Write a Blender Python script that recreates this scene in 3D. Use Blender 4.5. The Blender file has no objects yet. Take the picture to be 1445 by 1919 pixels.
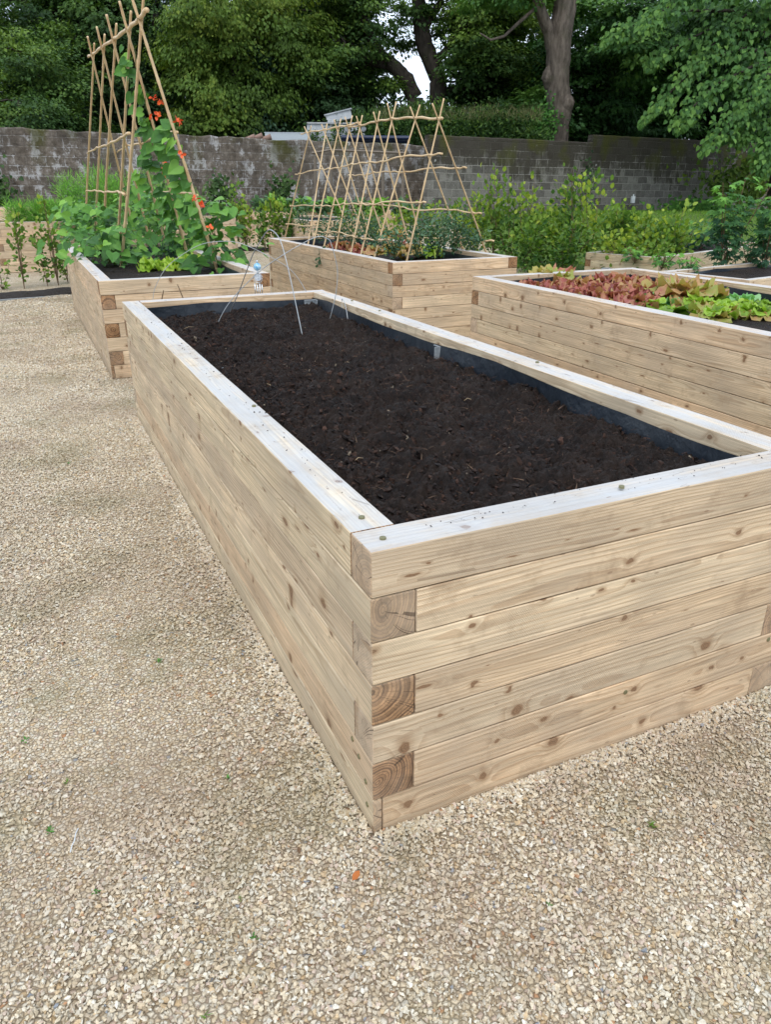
import bpy, bmesh, math, random
import numpy as np
from mathutils import Vector, Matrix
random.seed(7); RS = np.random.RandomState(11)
S = bpy.context.scene; COL = S.collection

# ------------------------------------------------------------------ camera
CAM = np.array([-.5009, -1.1132, 1.3092]); YAW, PIT, ROL, FPX = .43958, .40932, .00795, 1394.23
F2 = np.array([math.sin(YAW), math.cos(YAW), 0.]); R2 = np.array([math.cos(YAW), -math.sin(YAW), 0.])
_f = np.array([math.sin(YAW)*math.cos(PIT), math.cos(YAW)*math.cos(PIT), -math.sin(PIT)])
_u = np.cross(R2, _f)
RR = R2*math.cos(ROL)+_u*math.sin(ROL); UU = -R2*math.sin(ROL)+_u*math.cos(ROL)
cd = bpy.data.cameras.new('camera'); cam = bpy.data.objects.new('camera', cd); COL.objects.link(cam)
cd.sensor_fit = 'VERTICAL'; cd.sensor_height = 24; cd.lens = FPX/1919*24; cd.clip_start = .05; cd.clip_end = 1000
M = Matrix([list(RR)+[CAM[0]], list(UU)+[CAM[1]], list(-_f)+[CAM[2]], [0, 0, 0, 1]])
M = Matrix(((RR[0], UU[0], -_f[0], CAM[0]), (RR[1], UU[1], -_f[1], CAM[1]), (RR[2], UU[2], -_f[2], CAM[2]), (0, 0, 0, 1)))
cam.matrix_world = M; S.camera = cam

# measured points of the photograph -> places in the world
SL = .0104                                     # the site rises gently to the right
def ray(x, y): return _f+RR*(x-722.5)/FPX-UU*(y-959.5)/FPX
def at(x, y, z=0):                              # on the level z above the sloping ground
    d = ray(x, y); t = (z+SL*CAM[0]-CAM[2])/(d[2]-SL*d[0]); return CAM+d*t
def gp(x, y, d):                                # at horizontal distance d
    r = ray(x, y); return CAM+r*(d/(r@F2))
def onplane(x, y, p0, n):
    r = ray(x, y); return CAM+r*(((p0-CAM)@n)/(r@n))
def lerp(a, b, t): return np.array(a)*(1-t)+np.array(b)*t
def sst(a, b, x): t = np.clip((x-a)/(b-a), 0, 1); return t*t*(3-2*t)
def ter(x, y):
    s = (x-CAM[0])*R2[0]+(y-CAM[1])*R2[1]; d = (x-CAM[0])*F2[0]+(y-CAM[1])*F2[1]
    return SL*np.clip(x, -4, 9)+.06*sst(8, 12, d)*(1-sst(0, 6, s))+.60*sst(11, 25, d)*sst(-2, 7, s)

# ------------------------------------------------------------------ noise
def _h(ix, iy, s):
    n = (ix.astype(np.int64)*374761393+iy.astype(np.int64)*668265263+s*1442695041) & 0x7fffffff
    n = ((n ^ (n >> 13))*1274126177) & 0x7fffffff
    return ((n ^ (n >> 16)) & 0xffff)/65535.
def vn(x, y, s=0):
    ix = np.floor(x); iy = np.floor(y); fx = x-ix; fy = y-iy; fx = fx*fx*(3-2*fx); fy = fy*fy*(3-2*fy)
    ix = ix.astype(np.int64); iy = iy.astype(np.int64)
    return (_h(ix, iy, s)*(1-fx)+_h(ix+1, iy, s)*fx)*(1-fy)+(_h(ix, iy+1, s)*(1-fx)+_h(ix+1, iy+1, s)*fx)*fy
def fbm(x, y, s=0, o=4):
    r = 0; a = .5
    for k in range(o): r = r+a*vn(x*2**k, y*2**k, s+k*17); a *= .5
    return r

# ------------------------------------------------------------------ meshes
def mesh_np(name, V, F, att=None, mats=(), midx=None, smooth=False):
    V = np.ascontiguousarray(V, np.float32); F = np.ascontiguousarray(F, np.int32)
    me = bpy.data.meshes.new(name); n, k = F.shape
    me.vertices.add(len(V)); me.vertices.foreach_set('co', V.ravel())
    me.loops.add(n*k); me.loops.foreach_set('vertex_index', F.ravel())
    me.polygons.add(n); me.polygons.foreach_set('loop_start', np.arange(0, n*k, k, dtype=np.int32))
    if midx is not None: me.polygons.foreach_set('material_index', np.ascontiguousarray(midx, np.int32))
    me.polygons.foreach_set('use_smooth', np.full(n, smooth))
    for an, av in (att or {}).items():
        a = me.attributes.new(an, 'FLOAT', 'POINT'); a.data.foreach_set('value', np.ascontiguousarray(av, np.float32))
    for m in mats: me.materials.append(m)
    me.update(); me.validate(); return me
class MB:
    """collects faces of one part, world coordinates"""
    def __init__(s): s.v = []; s.f = []; s.m = []
    def add(s, vs, fs, m=0):
        o = len(s.v); s.v += [tuple(map(float, v)) for v in vs]; s.f += [tuple(i+o for i in f) for f in fs]; s.m += [m]*len(fs)
    def box(s, a, b, m=0, ax=None):
        x0, y0, z0 = a; x1, y1, z1 = b
        vs = [(x0, y0, z0), (x1, y0, z0), (x1, y1, z0), (x0, y1, z0), (x0, y0, z1), (x1, y0, z1), (x1, y1, z1), (x0, y1, z1)]
        if ax is not None: vs = [tuple(ax @ Vector(v)) for v in vs]
        s.add(vs, [(0, 3, 2, 1), (4, 5, 6, 7), (0, 1, 5, 4), (1, 2, 6, 5), (2, 3, 7, 6), (3, 0, 4, 7)], m)
    def tube(s, P, R, n=8, m=0, cap=True):
        P = [np.array(p, float) for p in P]
        if not hasattr(R, '__len__'): R = [R]*len(P)
        rings = []; prev = None
        for i, p in enumerate(P):
            t = P[min(i+1, len(P)-1)]-P[max(i-1, 0)]; t = t/(np.linalg.norm(t)+1e-9)
            if prev is None: a = np.cross(t, [0, 0, 1.] if abs(t[2]) < .9 else [1., 0, 0])
            else: a = prev-t*(prev@t)
            a /= np.linalg.norm(a)+1e-9; prev = a; b = np.cross(t, a)
            rings.append([p+R[i]*(math.cos(q)*a+math.sin(q)*b) for q in [2*math.pi*k/n for k in range(n)]])
        vs = [v for r in rings for v in r]; fs = []
        for i in range(len(P)-1):
            for k in range(n): fs.append((i*n+k, i*n+(k+1) % n, (i+1)*n+(k+1) % n, (i+1)*n+k))
        if cap: fs += [tuple(range(n-1, -1, -1)), tuple(range((len(P)-1)*n, len(P)*n))]
        s.add(vs, fs, m)
    def build(s, name, mats, parent=None, smooth=False, loc=None):
        if not isinstance(mats, (list, tuple)): mats = [mats]
        o3 = np.array(parent.matrix_world.translation) if (parent is not None and loc is None) else np.array(loc if loc is not None else (0, 0, 0), float)
        if parent is not None and loc is not None: o3 = np.zeros(3)
        me = bpy.data.meshes.new(name); me.from_pydata([tuple(np.array(v)-o3) for v in s.v], [], s.f)
        for m in mats: me.materials.append(m)
        me.polygons.foreach_set('material_index', s.m)
        if smooth: me.polygons.foreach_set('use_smooth', [True]*len(s.f))
        me.update()
        ob = bpy.data.objects.new(name, me); COL.objects.link(ob)
        if parent is not None: ob.parent = parent
        else: ob.location = o3
        return ob
def tag(o, label=None, cat=None, group=None, kind=None):
    if label: o['label'] = label
    if cat: o['category'] = cat
    if group: o['group'] = group
    if kind: o['kind'] = kind
    return o
def thing(name, loc, label, cat, group=None, rot=(0, 0, 0)):
    o = bpy.data.objects.new(name, None); COL.objects.link(o); o.location = tuple(loc); o.rotation_euler = rot; o.empty_display_size = .1
    o.matrix_world = Matrix.LocRotScale(Vector(tuple(map(float, loc))), Matrix.Identity(3) if rot == (0, 0, 0) else __import__('mathutils').Euler(rot).to_matrix(), None)
    return tag(o, label, cat, group)
def link_np(name, V, F, att, mats, parent=None, smooth=False, midx=None):
    off = np.array(parent.matrix_world.translation) if parent is not None else np.zeros(3)
    if parent is None: off = np.array([V[:, 0].mean(), V[:, 1].mean(), V[:, 2].min()])
    ob = bpy.data.objects.new(name, mesh_np(name, V-off, F, att, mats, midx, smooth)); COL.objects.link(ob)
    if parent is not None: ob.parent = parent
    else: ob.location = off
    return ob

# leaf templates: x along the leaf, y across, z up; triangles
def tm(v, f): return np.array(v, float), np.array(f, int)
OVAL = tm([(0, 0, 0), (.3, .26, .05), (.68, .24, .03), (1, 0, -.08), (.68, -.24, .03), (.3, -.26, .05), (.5, 0, -.03)], [(0, 6, 1), (1, 6, 2), (2, 6, 3), (3, 6, 4), (4, 6, 5), (5, 6, 0)])
DIA = tm([(0, 0, 0), (.5, .34, .06), (1, 0, -.08), (.5, -.34, .06)], [(0, 2, 1), (0, 3, 2)])
HEART = tm([(0.08, 0, 0), (-.1, .22, .03), (.08, .44, .07), (.36, .45, .06), (.68, .27, .02), (1, 0, -.12), (.68, -.27, .02), (.36, -.45, .06), (.08, -.44, .07), (-.1, -.22, .03), (.4, 0, -.03), (.7, 0, -.06)],
           [(0, 2, 1), (0, 10, 2), (10, 3, 2), (10, 11, 3), (11, 4, 3), (11, 5, 4), (0, 9, 8), (0, 8, 10), (10, 8, 7), (10, 7, 11), (11, 7, 6), (11, 6, 5)])
_l = []
for k, (a, r) in enumerate([(-150, .42), (-125, .3), (-95, .62), (-70, .38), (-42, .88), (-20, .5), (0, 1.05), (20, .5), (42, .88), (70, .38), (95, .62), (125, .3), (150, .42)]):
    _l.append((.35+r*.62*math.cos(math.radians(a)), r*.62*math.sin(math.radians(a)), .05-.12*r*r+.03*(k % 2)))
LOBE = tm([(.3, 0, 0)]+_l, [(0, i, i+1) for i in range(1, 13)]+[(0, 13, 1)])
BLADE = tm([(0, .5, 0), (0, -.5, 0), (.45, .35, .12), (.45, -.35, .12), (1, 0, .1)], [(0, 1, 3), (0, 3, 2), (2, 3, 4)])
def rnd_dir(n, up=0.):
    v = RS.normal(size=(n, 3)); v[:, 2] += up; return v/np.linalg.norm(v, axis=1)[:, None]
def nrm(v): return v/(np.linalg.norm(v, axis=-1, keepdims=True)+1e-9)
class LV:
    """collects leaves"""
    def __init__(s): s.V = []; s.F = []; s.T = []; s.n = 0
    def add(s, t, P, A, N, size, tint, wid=1.):
        tv, tf = t; n = len(P)
        if n == 0: return
        a = nrm(np.asarray(A, float)); b = nrm(np.cross(N, a)); c = np.cross(a, b)
        size = np.broadcast_to(size, (n,))[:, None, None]; wid = np.broadcast_to(wid, (n,))[:, None, None]
        V = np.asarray(P)[:, None, :]+size*(tv[None, :, 0:1]*a[:, None, :]+wid*tv[None, :, 1:2]*b[:, None, :]+tv[None, :, 2:3]*c[:, None, :])
        F = tf[None]+(np.arange(n)*len(tv))[:, None, None]+s.n
        s.V.append(V.reshape(-1, 3)); s.F.append(F.reshape(-1, 3)); s.T.append(np.repeat(np.broadcast_to(tint, (n,)), len(tv))); s.n += n*len(tv)
    def build(s, name, mat, parent=None, smooth=False):
        return link_np(name, np.concatenate(s.V), np.concatenate(s.F), {'tint': np.concatenate(s.T)}, [mat], parent, smooth)

# ------------------------------------------------------------------ materials
class NB:
    def __init__(s, name):
        s.m = bpy.data.materials.new(name); s.m.use_nodes = True; s.t = s.m.node_tree; s.N = s.t.nodes; s.L = s.t.links
        s.N.clear(); s.out = s.N.new('ShaderNodeOutputMaterial')
    def node(s, ty, ins=None, **kw):
        n = s.N.new('ShaderNode'+ty)
        for k, v in kw.items(): setattr(n, k, v)
        for k, v in (ins or {}).items():
            i = n.inputs[k]
            if hasattr(v, 'is_output'): s.L.new(v, i)
            elif v is not None: i.default_value = v
        return n
    def m2(s, op, a, b=0., c=None, clamp=False):
        ins = {0: a, 1: b}
        if c is not None: ins[2] = c
        return s.node('Math', ins, operation=op, use_clamp=clamp).outputs[0]
    def vm(s, op, a, b=None):
        n = s.node('VectorMath', {0: a}, operation=op)
        if b is not None:
            if hasattr(b, 'is_output'): s.L.new(b, n.inputs[1])
            else: n.inputs[1].default_value = b
        return n.outputs[0]
    def ramp(s, fac, stops, interp='LINEAR'):
        n = s.node('ValToRGB', {0: fac}); r = n.color_ramp; r.interpolation = interp
        while len(r.elements) < len(stops): r.elements.new(.5)
        for e, (p, c) in zip(r.elements, stops):
            e.position = p; e.color = (c[0], c[1], c[2], 1) if hasattr(c, '__len__') else (c, c, c, 1)
        return n.outputs[0]
    def mix(s, f, a, b, mode='MIX'):
        n = s.node('Mix', data_type='RGBA', blend_type=mode)
        for i, v in ((0, f), (6, a), (7, b)):
            if hasattr(v, 'is_output'): s.L.new(v, n.inputs[i])
            else: n.inputs[i].default_value = v if not hasattr(v, '__len__') else (*v[:3], 1)
        return n.outputs[2]
    def noise(s, vec, scale, detail=3., rough=.5, dim='3D'):
        return s.node('TexNoise', {'Vector': vec, 'Scale': scale, 'Detail': detail, 'Roughness': rough}, noise_dimensions=dim).outputs[0]
    def bump(s, h, strength=.5, dist=.01, nrm=None):
        ins = {'Height': h, 'Strength': strength, 'Distance': dist}
        if nrm is not None: ins['Normal'] = nrm
        return s.node('Bump', ins).outputs[0]
    def pbr(s, col, rough=.7, nrm=None, spec=.5, metal=0., extra=None):
        ins = {'Base Color': col if hasattr(col, 'is_output') else (*col[:3], 1), 'Roughness': rough, 'Metallic': metal, 'Specular IOR Level': spec}
        if nrm is not None: ins['Normal'] = nrm
        if extra: ins.update(extra)
        n = s.node('BsdfPrincipled', ins); s.L.new(n.outputs[0], s.out.inputs[0]); return n
    def obj(s): return s.node('TexCoord').outputs['Object']

def wood_mat(name, end=False, weathered=False):
    b = NB(name); oc = b.obj(); rn = b.node('ObjectInfo').outputs['Random']
    sx = b.node('SeparateXYZ', {0: oc})
    r1 = b.m2('FRACT', b.m2('MULTIPLY', rn, 17.31)); r2 = b.m2('FRACT', b.m2('MULTIPLY', rn, 91.7)); r3 = b.m2('FRACT', b.m2('MULTIPLY', rn, 431.3))
    X = b.m2('ADD', sx.outputs[0], b.m2('MULTIPLY', rn, 63.))
    vec = b.node('CombineXYZ', {0: X, 1: sx.outputs[1], 2: sx.outputs[2]}).outputs[0]
    wv = b.vm('MULTIPLY', vec, (1.2, 5., 5.))
    wn = b.node('TexNoise', {'Vector': wv, 'Scale': 1., 'Detail': 2., 'Roughness': .5}).outputs['Color']
    ws = b.node('SeparateColor', {0: wn})
    k = .075 if end else .048
    dy = b.m2('ADD', b.m2('SUBTRACT', sx.outputs[1], b.m2('MULTIPLY', b.m2('SUBTRACT', r1, .5), .085)), b.m2('MULTIPLY', b.m2('SUBTRACT', ws.outputs[0], .5), k))
    dz = b.m2('ADD', b.m2('SUBTRACT', sx.outputs[2], b.m2('MULTIPLY', b.m2('SUBTRACT', r2, .5), .085)), b.m2('MULTIPLY', b.m2('SUBTRACT', ws.outputs[1], .5), k))
    r = b.m2('SQRT', b.m2('ADD', b.m2('MULTIPLY', dy, dy), b.m2('MULTIPLY', dz, dz)))
    ang = b.m2('ARCTAN2', dy, dz)
    kv = b.node('CombineXYZ', {0: b.m2('MULTIPLY', X, 6.), 1: b.m2('ADD', b.m2('MULTIPLY', ang, .5), b.m2('MULTIPLY', r3, 40.)), 2: 0.}).outputs[0]
    kw = b.vm('ADD', kv, b.vm('MULTIPLY', b.node('TexNoise', {'Vector': vec, 'Scale': 45., 'Detail': 1.}).outputs['Color'], (.10, .10, 0.)))
    vo = b.node('TexVoronoi', {'Vector': kw, 'Scale': 1., 'Randomness': .9}, voronoi_dimensions='2D')
    kd = vo.outputs['Distance']; kc = b.node('SeparateColor', {0: vo.outputs['Color']})
    has = b.m2('LESS_THAN', kc.outputs[0], .80)
    rad = b.m2('ADD', .030, b.m2('MULTIPLY', b.m2('POWER', kc.outputs[1], 2.), .078))
    kn = b.m2('DIVIDE', kd, rad)                          # 1 at the knot's rim
    infl = b.m2('MULTIPLY', b.m2('POWER', 2.718, b.m2('MULTIPLY', b.m2('MULTIPLY', kn, kn), -.16)), b.m2('MULTIPLY', has, b.m2('MULTIPLY', rad, .12)))
    rr = b.m2('ADD', r, infl)
    rr = b.m2('ADD', rr, b.m2('MULTIPLY', b.noise(vec, 9., 2.), .003))
    fr = b.m2('FRACT', b.m2('DIVIDE', rr, b.m2('ADD', .0052, b.m2('MULTIPLY', r3, .0035))))
    late = b.node('MapRange', {0: fr, 1: .35, 2: .93}, interpolation_type='SMOOTHSTEP').outputs[0]
    late = b.m2('MULTIPLY', late, b.node('MapRange', {0: fr, 1: 1., 2: .94}).outputs[0])
    band = b.node('TexNoise', {'W': b.m2('ADD', b.m2('MULTIPLY', rr, 75.), b.m2('MULTIPLY', rn, 90.)), 'Scale': 1., 'Detail': 2.}, noise_dimensions='1D').outputs[0]
    rad_n = b.node('TexNoise', {'W': b.m2('ADD', b.m2('MULTIPLY', ang, 2.2), b.m2('MULTIPLY', rn, 50.)), 'Scale': 1., 'Detail': 1.}, noise_dimensions='1D').outputs[0]
    rcr = b.m2('MULTIPLY', b.m2('LESS_THAN', b.m2('ABSOLUTE', b.m2('SUBTRACT', rad_n, .5)), .0045), b.m2('GREATER_THAN', b.noise(vec, 30., 1.), .47))
    if end: late = b.m2('ADD', b.m2('MULTIPLY', late, .75), b.ramp(band, [(.48, 0.), (.62, .6)]), clamp=True)
    fib = b.noise(b.vm('MULTIPLY', vec, (4., 150., 150.)), 1., 3., .6)
    fib2 = b.noise(b.vm('MULTIPLY', vec, (1.5, 22., 22.)), 1., 3., .6)
    blot = b.noise(vec, 2.2, 4., .6); blot2 = b.noise(vec, 11., 4., .65)
    if end: e, l = (.47, .27, .135), (.10, .042, .017)
    else: e, l = (.720, .575, .405), (.450, .300, .180)
    c = b.mix(b.m2('MULTIPLY', late, 1. if end else .58), e, l)
    tint = b.ramp(r2, [(0, (1.02, .99, .94)), (.2, (.85, .83, .80)), (.4, (1.10, 1.0, .90)), (.58, (.90, .83, .76)), (.78, (.97, .98, .93)), (1, (1.12, 1.09, 1.04))])
    c = b.mix(1., c, tint, 'MULTIPLY')
    c = b.mix(1., c, b.ramp(fib, [(.25, .72), (.75, 1.22)]), 'MULTIPLY')
    fin = b.noise(b.vm('MULTIPLY', vec, (9., 420., 420.)), 1., 2., .6)
    c = b.mix(1., c, b.ramp(fin, [(.3, .84), (.7, 1.12)]), 'MULTIPLY')
    c = b.mix(1., c, b.ramp(fib2, [(.25, .72), (.75, 1.20)]), 'MULTIPLY')
    c = b.mix(b.ramp(blot, [(.44, 0.), (.72, .60)]), c, (.43, .345, .255))
    c = b.mix(b.ramp(blot2, [(.56, 0.), (.76, .55)]), c, (.30, .20, .12))
    if end:
        c = b.mix(b.ramp(b.node('Attribute', attribute_type='OBJECT', attribute_name='wear').outputs['Fac'], [(.45, 0.), (.65, .40), (1, .85)]), c, (.58, .46, .33))
        c = b.mix(1., c, b.ramp(blot2, [(.3, .6), (.7, 1.25)]), 'MULTIPLY')
        c = b.mix(b.m2('MULTIPLY', rcr, .7), c, (.05, .03, .02))
    # knots
    halo = b.m2('MULTIPLY', b.node('MapRange', {0: kn, 1: 2.6, 2: 1.}).outputs[0], has)
    c = b.mix(b.m2('MULTIPLY', halo, .50), c, (.30, .18, .095))
    core = b.m2('MULTIPLY', b.node('MapRange', {0: kn, 1: 1.12, 2: .85}).outputs[0], has)
    kcol = b.mix(b.m2('FRACT', b.m2('MULTIPLY', kn, 2.6)), (.30, .175, .095), (.155, .085, .045))
    if not end: c = b.mix(b.m2('MULTIPLY', core, .85), c, kcol)
    # weathered bleach on the surfaces the rain and sun reach
    nz = b.node('SeparateXYZ', {0: b.node('NewGeometry').outputs['Normal']}).outputs[2]
    up = b.node('MapRange', {0: nz, 1: .82, 2: .95}).outputs[0]
    bl = b.m2('MULTIPLY', up, b.ramp(b.m2('ADD', b.m2('MULTIPLY', fib2, .6), b.m2('MULTIPLY', blot2, .4)), [(.34, .84), (.50, .66), (.66, .22)]))
    if weathered: c = b.mix(bl, c, (.53, .555, .585))
    if not end: c = b.mix(b.m2('MULTIPLY', core, .45), c, kcol)
    # contact shadow low down on the boards, painted in as dirt splashes
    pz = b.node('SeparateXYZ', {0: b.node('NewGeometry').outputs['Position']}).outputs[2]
    foot_shade = b.m2('MULTIPLY', b.node('MapRange', {0: b.m2('ADD', pz, b.m2('MULTIPLY', b.noise(vec, 14., 3.), .05)), 1: .075, 2: .02}).outputs[0], .55)
    c = b.mix(foot_shade, c, (.27, .20, .13))
    # sooty water stains under some joints, and stray dark flecks
    wst = b.noise(b.vm('MULTIPLY', vec, (7., 2., 2.)), 1., 4., .7)
    c = b.mix(b.ramp(wst, [(.63, 0.), (.78, .42)]), c, (.27, .215, .155))
    flk = b.node('TexVoronoi', {'Vector': b.vm('MULTIPLY', vec, (22., 60., 60.)), 'Scale': 1.}); fk = b.m2('MULTIPLY', b.m2('LESS_THAN', flk.outputs['Distance'], .17), b.m2('LESS_THAN', b.node('SeparateColor', {0: flk.outputs['Color']}).outputs[0], .10))
    if not end: c = b.mix(b.m2('MULTIPLY', fk, .5), c, (.20, .12, .07))
    # rough-sawn bump
    saw = b.node('TexWave', {'Vector': b.node('CombineXYZ', {0: b.m2('ADD', X, b.m2('MULTIPLY', b.m2('ADD', sx.outputs[1], sx.outputs[2]), .75)), 1: 0., 2: 0.}).outputs[0], 'Scale': 62., 'Distortion': 3.5, 'Detail': 2., 'Detail Scale': 2.}).outputs['Fac']
    fz = b.noise(vec, 420., 2., .7)
    sawamt = b.ramp(b.noise(vec, 3., 2.), [(.42, 0.), (.62, 1.)])
    c = b.mix(b.m2('MULTIPLY', b.m2('MULTIPLY', saw, sawamt), .22), c, (.25, .19, .13))
    h = b.m2('ADD', b.m2('MULTIPLY', fib, .7), b.m2('MULTIPLY', b.m2('MULTIPLY', saw, sawamt), .35))
    h = b.m2('ADD', h, b.m2('MULTIPLY', late, .35)); h = b.m2('ADD', h, b.m2('MULTIPLY', fz, .55))
    # hairline drying cracks
    cr = b.node('TexVoronoi', {'Vector': b.vm('MULTIPLY', b.vm('ADD', vec, b.vm('MULTIPLY', wn, (0., .02, .02))), (1.6, 26., 26.)), 'Scale': 1.}, feature='DISTANCE_TO_EDGE').outputs['Distance']
    crm = b.m2('MULTIPLY', b.m2('LESS_THAN', cr, .006), b.m2('GREATER_THAN', b.noise(vec, 5., 1.), .60))
    if not end: c = b.mix(b.m2('MULTIPLY', crm, .4), c, (.16, .11, .07))
    h = b.m2('SUBTRACT', h, b.m2('MULTIPLY', crm, 1.2))
    b.pbr(c, .78, b.bump(h, .55, .0016), .3)
    return b.m
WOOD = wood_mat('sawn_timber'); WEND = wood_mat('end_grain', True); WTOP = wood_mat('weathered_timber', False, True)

def leaf_mat(name, cols, trans=.25, rough=.55, nscale=30., spec=.2, var=.3):
    b = NB(name); t = b.node('Attribute', attribute_name='tint').outputs['Fac']
    n = b.noise(b.node('NewGeometry').outputs['Position'], nscale, 2.)
    t2 = b.m2('ADD', t, b.m2('MULTIPLY', b.m2('SUBTRACT', n, .5), var), clamp=True)
    st = [(i/(len(cols)-1), c) for i, c in enumerate(cols)]
    st = [(p_, tuple(q*1.38 for q in cc)) for p_, cc in st]; c = b.ramp(t2, st)
    p = b.node('BsdfPrincipled', {'Base Color': c, 'Roughness': rough, 'Specular IOR Level': spec})
    tr = b.node('BsdfTranslucent', {'Color': b.mix(1., c, (1.15, 1.2, .5), 'MULTIPLY')})
    mx = b.node('MixShader', {0: trans, 1: p.outputs[0], 2: tr.outputs[0]}); b.L.new(mx.outputs[0], b.out.inputs[0])
    return b.m
def simple(name, col, rough=.7, metal=0., bumpn=None, var=.25, spec=.5, col2=None, vscale=20.):
    b = NB(name); v = b.obj(); n = b.noise(v, vscale, 4., .6)
    c = b.mix(b.ramp(n, [(.3, 0.), (.7, 1.)]), col, col2 or tuple(x*(1-var) for x in col))
    nm = b.bump(b.noise(v, bumpn[0], 3.), bumpn[1], bumpn[2]) if bumpn else None
    b.pbr(c, rough, nm, spec, metal); return b.m
BEAN = leaf_mat('bean_leaf', [(.035, .095, .024), (.075, .19, .04), (.17, .33, .06)], .28, .45)
OAK = leaf_mat('oak_leaf', [(.012, .032, .010), (.040, .085, .018), (.11, .175, .028)], .22)
BEECH = leaf_mat('beech_leaf', [(.028, .055, .010), (.068, .12, .018), (.145, .19, .028)], .3)
DARKL = leaf_mat('dark_leaf', [(.008, .021, .008), (.022, .050, .016), (.05, .095, .025)], .15)
LIME = leaf_mat('lime_leaf', [(.014, .042, .012), (.042, .105, .024), (.11, .205, .04)], .25)
BLUEL = leaf_mat('blue_green_leaf', [(.018, .050, .028), (.05, .105, .06), (.11, .19, .10)], .2)
HEDGE = leaf_mat('hedge_leaf', [(.04, .095, .022), (.12, .20, .03), (.32, .37, .055)], .32)
DILL = leaf_mat('feather_leaf', [(.06, .16, .03), (.12, .28, .045), (.22, .42, .07)], .3)
CURR = leaf_mat('currant_leaf', [(.022, .06, .035), (.05, .13, .045), (.13, .28, .05)], .25)
REDL = leaf_mat('red_lettuce', [(.12, .026, .026), (.32, .105, .085), (.38, .25, .11), (.25, .28, .07)], .3, .4)
GRNL = leaf_mat('green_lettuce', [(.06, .11, .015), (.20, .33, .035), (.40, .52, .10)], .35, .4)
PALEL = leaf_mat('savoy_leaf', [(.06, .20, .07), (.14, .34, .12), (.30, .48, .24)], .25, .45, 60.)
IVY = leaf_mat('ivy_leaf', [(.015, .05, .012), (.04, .12, .02), (.09, .2, .03)], .2)
FLOW = simple('scarlet_petals', (.75, .05, .02), .5, col2=(.8, .15, .02))
GRASSM = leaf_mat('grass_blade', [(.05, .11, .015), (.09, .19, .02), (.16, .26, .03)], .3)

def bark(name, c1, c2):
    b = NB(name); v = b.obj(); s = b.noise(b.vm('MULTIPLY', v, (9., 9., 2.2)), 1., 5., .65); g = b.noise(v, 1.3, 3.)
    c = b.mix(b.ramp(s, [(.35, 0.), (.65, 1.)]), c1, c2)
    c = b.mix(b.ramp(g, [(.55, 0.), (.75, .5)]), c, (.05, .06, .03))
    b.pbr(c, .9, b.bump(s, .9, .05), .2); return b.m
BARK = bark('pale_bark', (.060, .049, .040), (.150, .124, .102)); BARKD = bark('dark_bark', (.018, .015, .012), (.05, .042, .034))
STEM = simple('green_stem', (.10, .13, .04), .6); TWIG = simple('brown_twig', (.16, .10, .055), .8)
def cane_mat():
    b = NB('bamboo_cane'); v = b.obj(); n = b.noise(v, 6., 3.); n2 = b.noise(v, 40., 3.)
    c = b.mix(b.ramp(n, [(.3, 0.), (.7, 1.)]), (.56, .38, .20), (.72, .54, .32)); c = b.mix(b.ramp(n2, [(.6, 0.), (.8, .5)]), c, (.25, .14, .06))
    b.pbr(c, .45, None, .4); return b.m
CANE = cane_mat()
STRING = simple('garden_string', (.32, .24, .14), .9)
WIRE = simple('galvanised_wire', (.46, .48, .49), .42, .6, col2=(.34, .36, .37))
GALV = simple('galvanised_steel', (.52, .56, .58), .5, .6, col2=(.40, .44, .47), vscale=60.)
SCREW = simple('screw_head', (.30, .28, .16), .5, .7)
LINER = None
b = NB('liner'); v = b.obj(); n = b.noise(v, 9., 4., .6)
b.pbr(b.mix(b.ramp(b.noise(v, 5., 4.), [(.4, 0.), (.75, .6)]), (.012, .018, .027), (.030, .036, .042)), .42, b.bump(n, .5, .02), .5); LINER = b.m

def gravel_stops():
    return [(0, (.71, .63, .50)), (.16, (.64, .54, .39)), (.30, (.56, .45, .31)), (.40, (.74, .69, .59)), (.50, (.67, .57, .42)), (.64, (.52, .42, .30)),
            (.71, (.57, .45, .36)), (.79, (.66, .60, .49)), (.90, (.44, .37, .28)), (.93, (.58, .43, .26)), (.982, (.48, .26, .14)), (.992, (.24, .26, .29))]
def grass_mask(b, pos):
    sx = b.node('SeparateXYZ', {0: pos}); x = b.m2('SUBTRACT', sx.outputs[0], CAM[0]); y = b.m2('SUBTRACT', sx.outputs[1], CAM[1])
    s = b.m2('ADD', b.m2('MULTIPLY', x, R2[0]), b.m2('MULTIPLY', y, R2[1])); d = b.m2('ADD', b.m2('MULTIPLY', x, F2[0]), b.m2('MULTIPLY', y, F2[1]))
    n = b.m2('MULTIPLY', b.m2('SUBTRACT', b.noise(pos, 1.5, 4.), .5), 1.2)
    a = b.node('MapRange', {0: b.m2('ADD', s, n), 1: 2.0, 2: 2.2}).outputs[0]; e = b.node('MapRange', {0: b.m2('ADD', d, n), 1: 9.2, 2: 9.4}).outputs[0]
    return b.m2('MULTIPLY', a, e)
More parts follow.
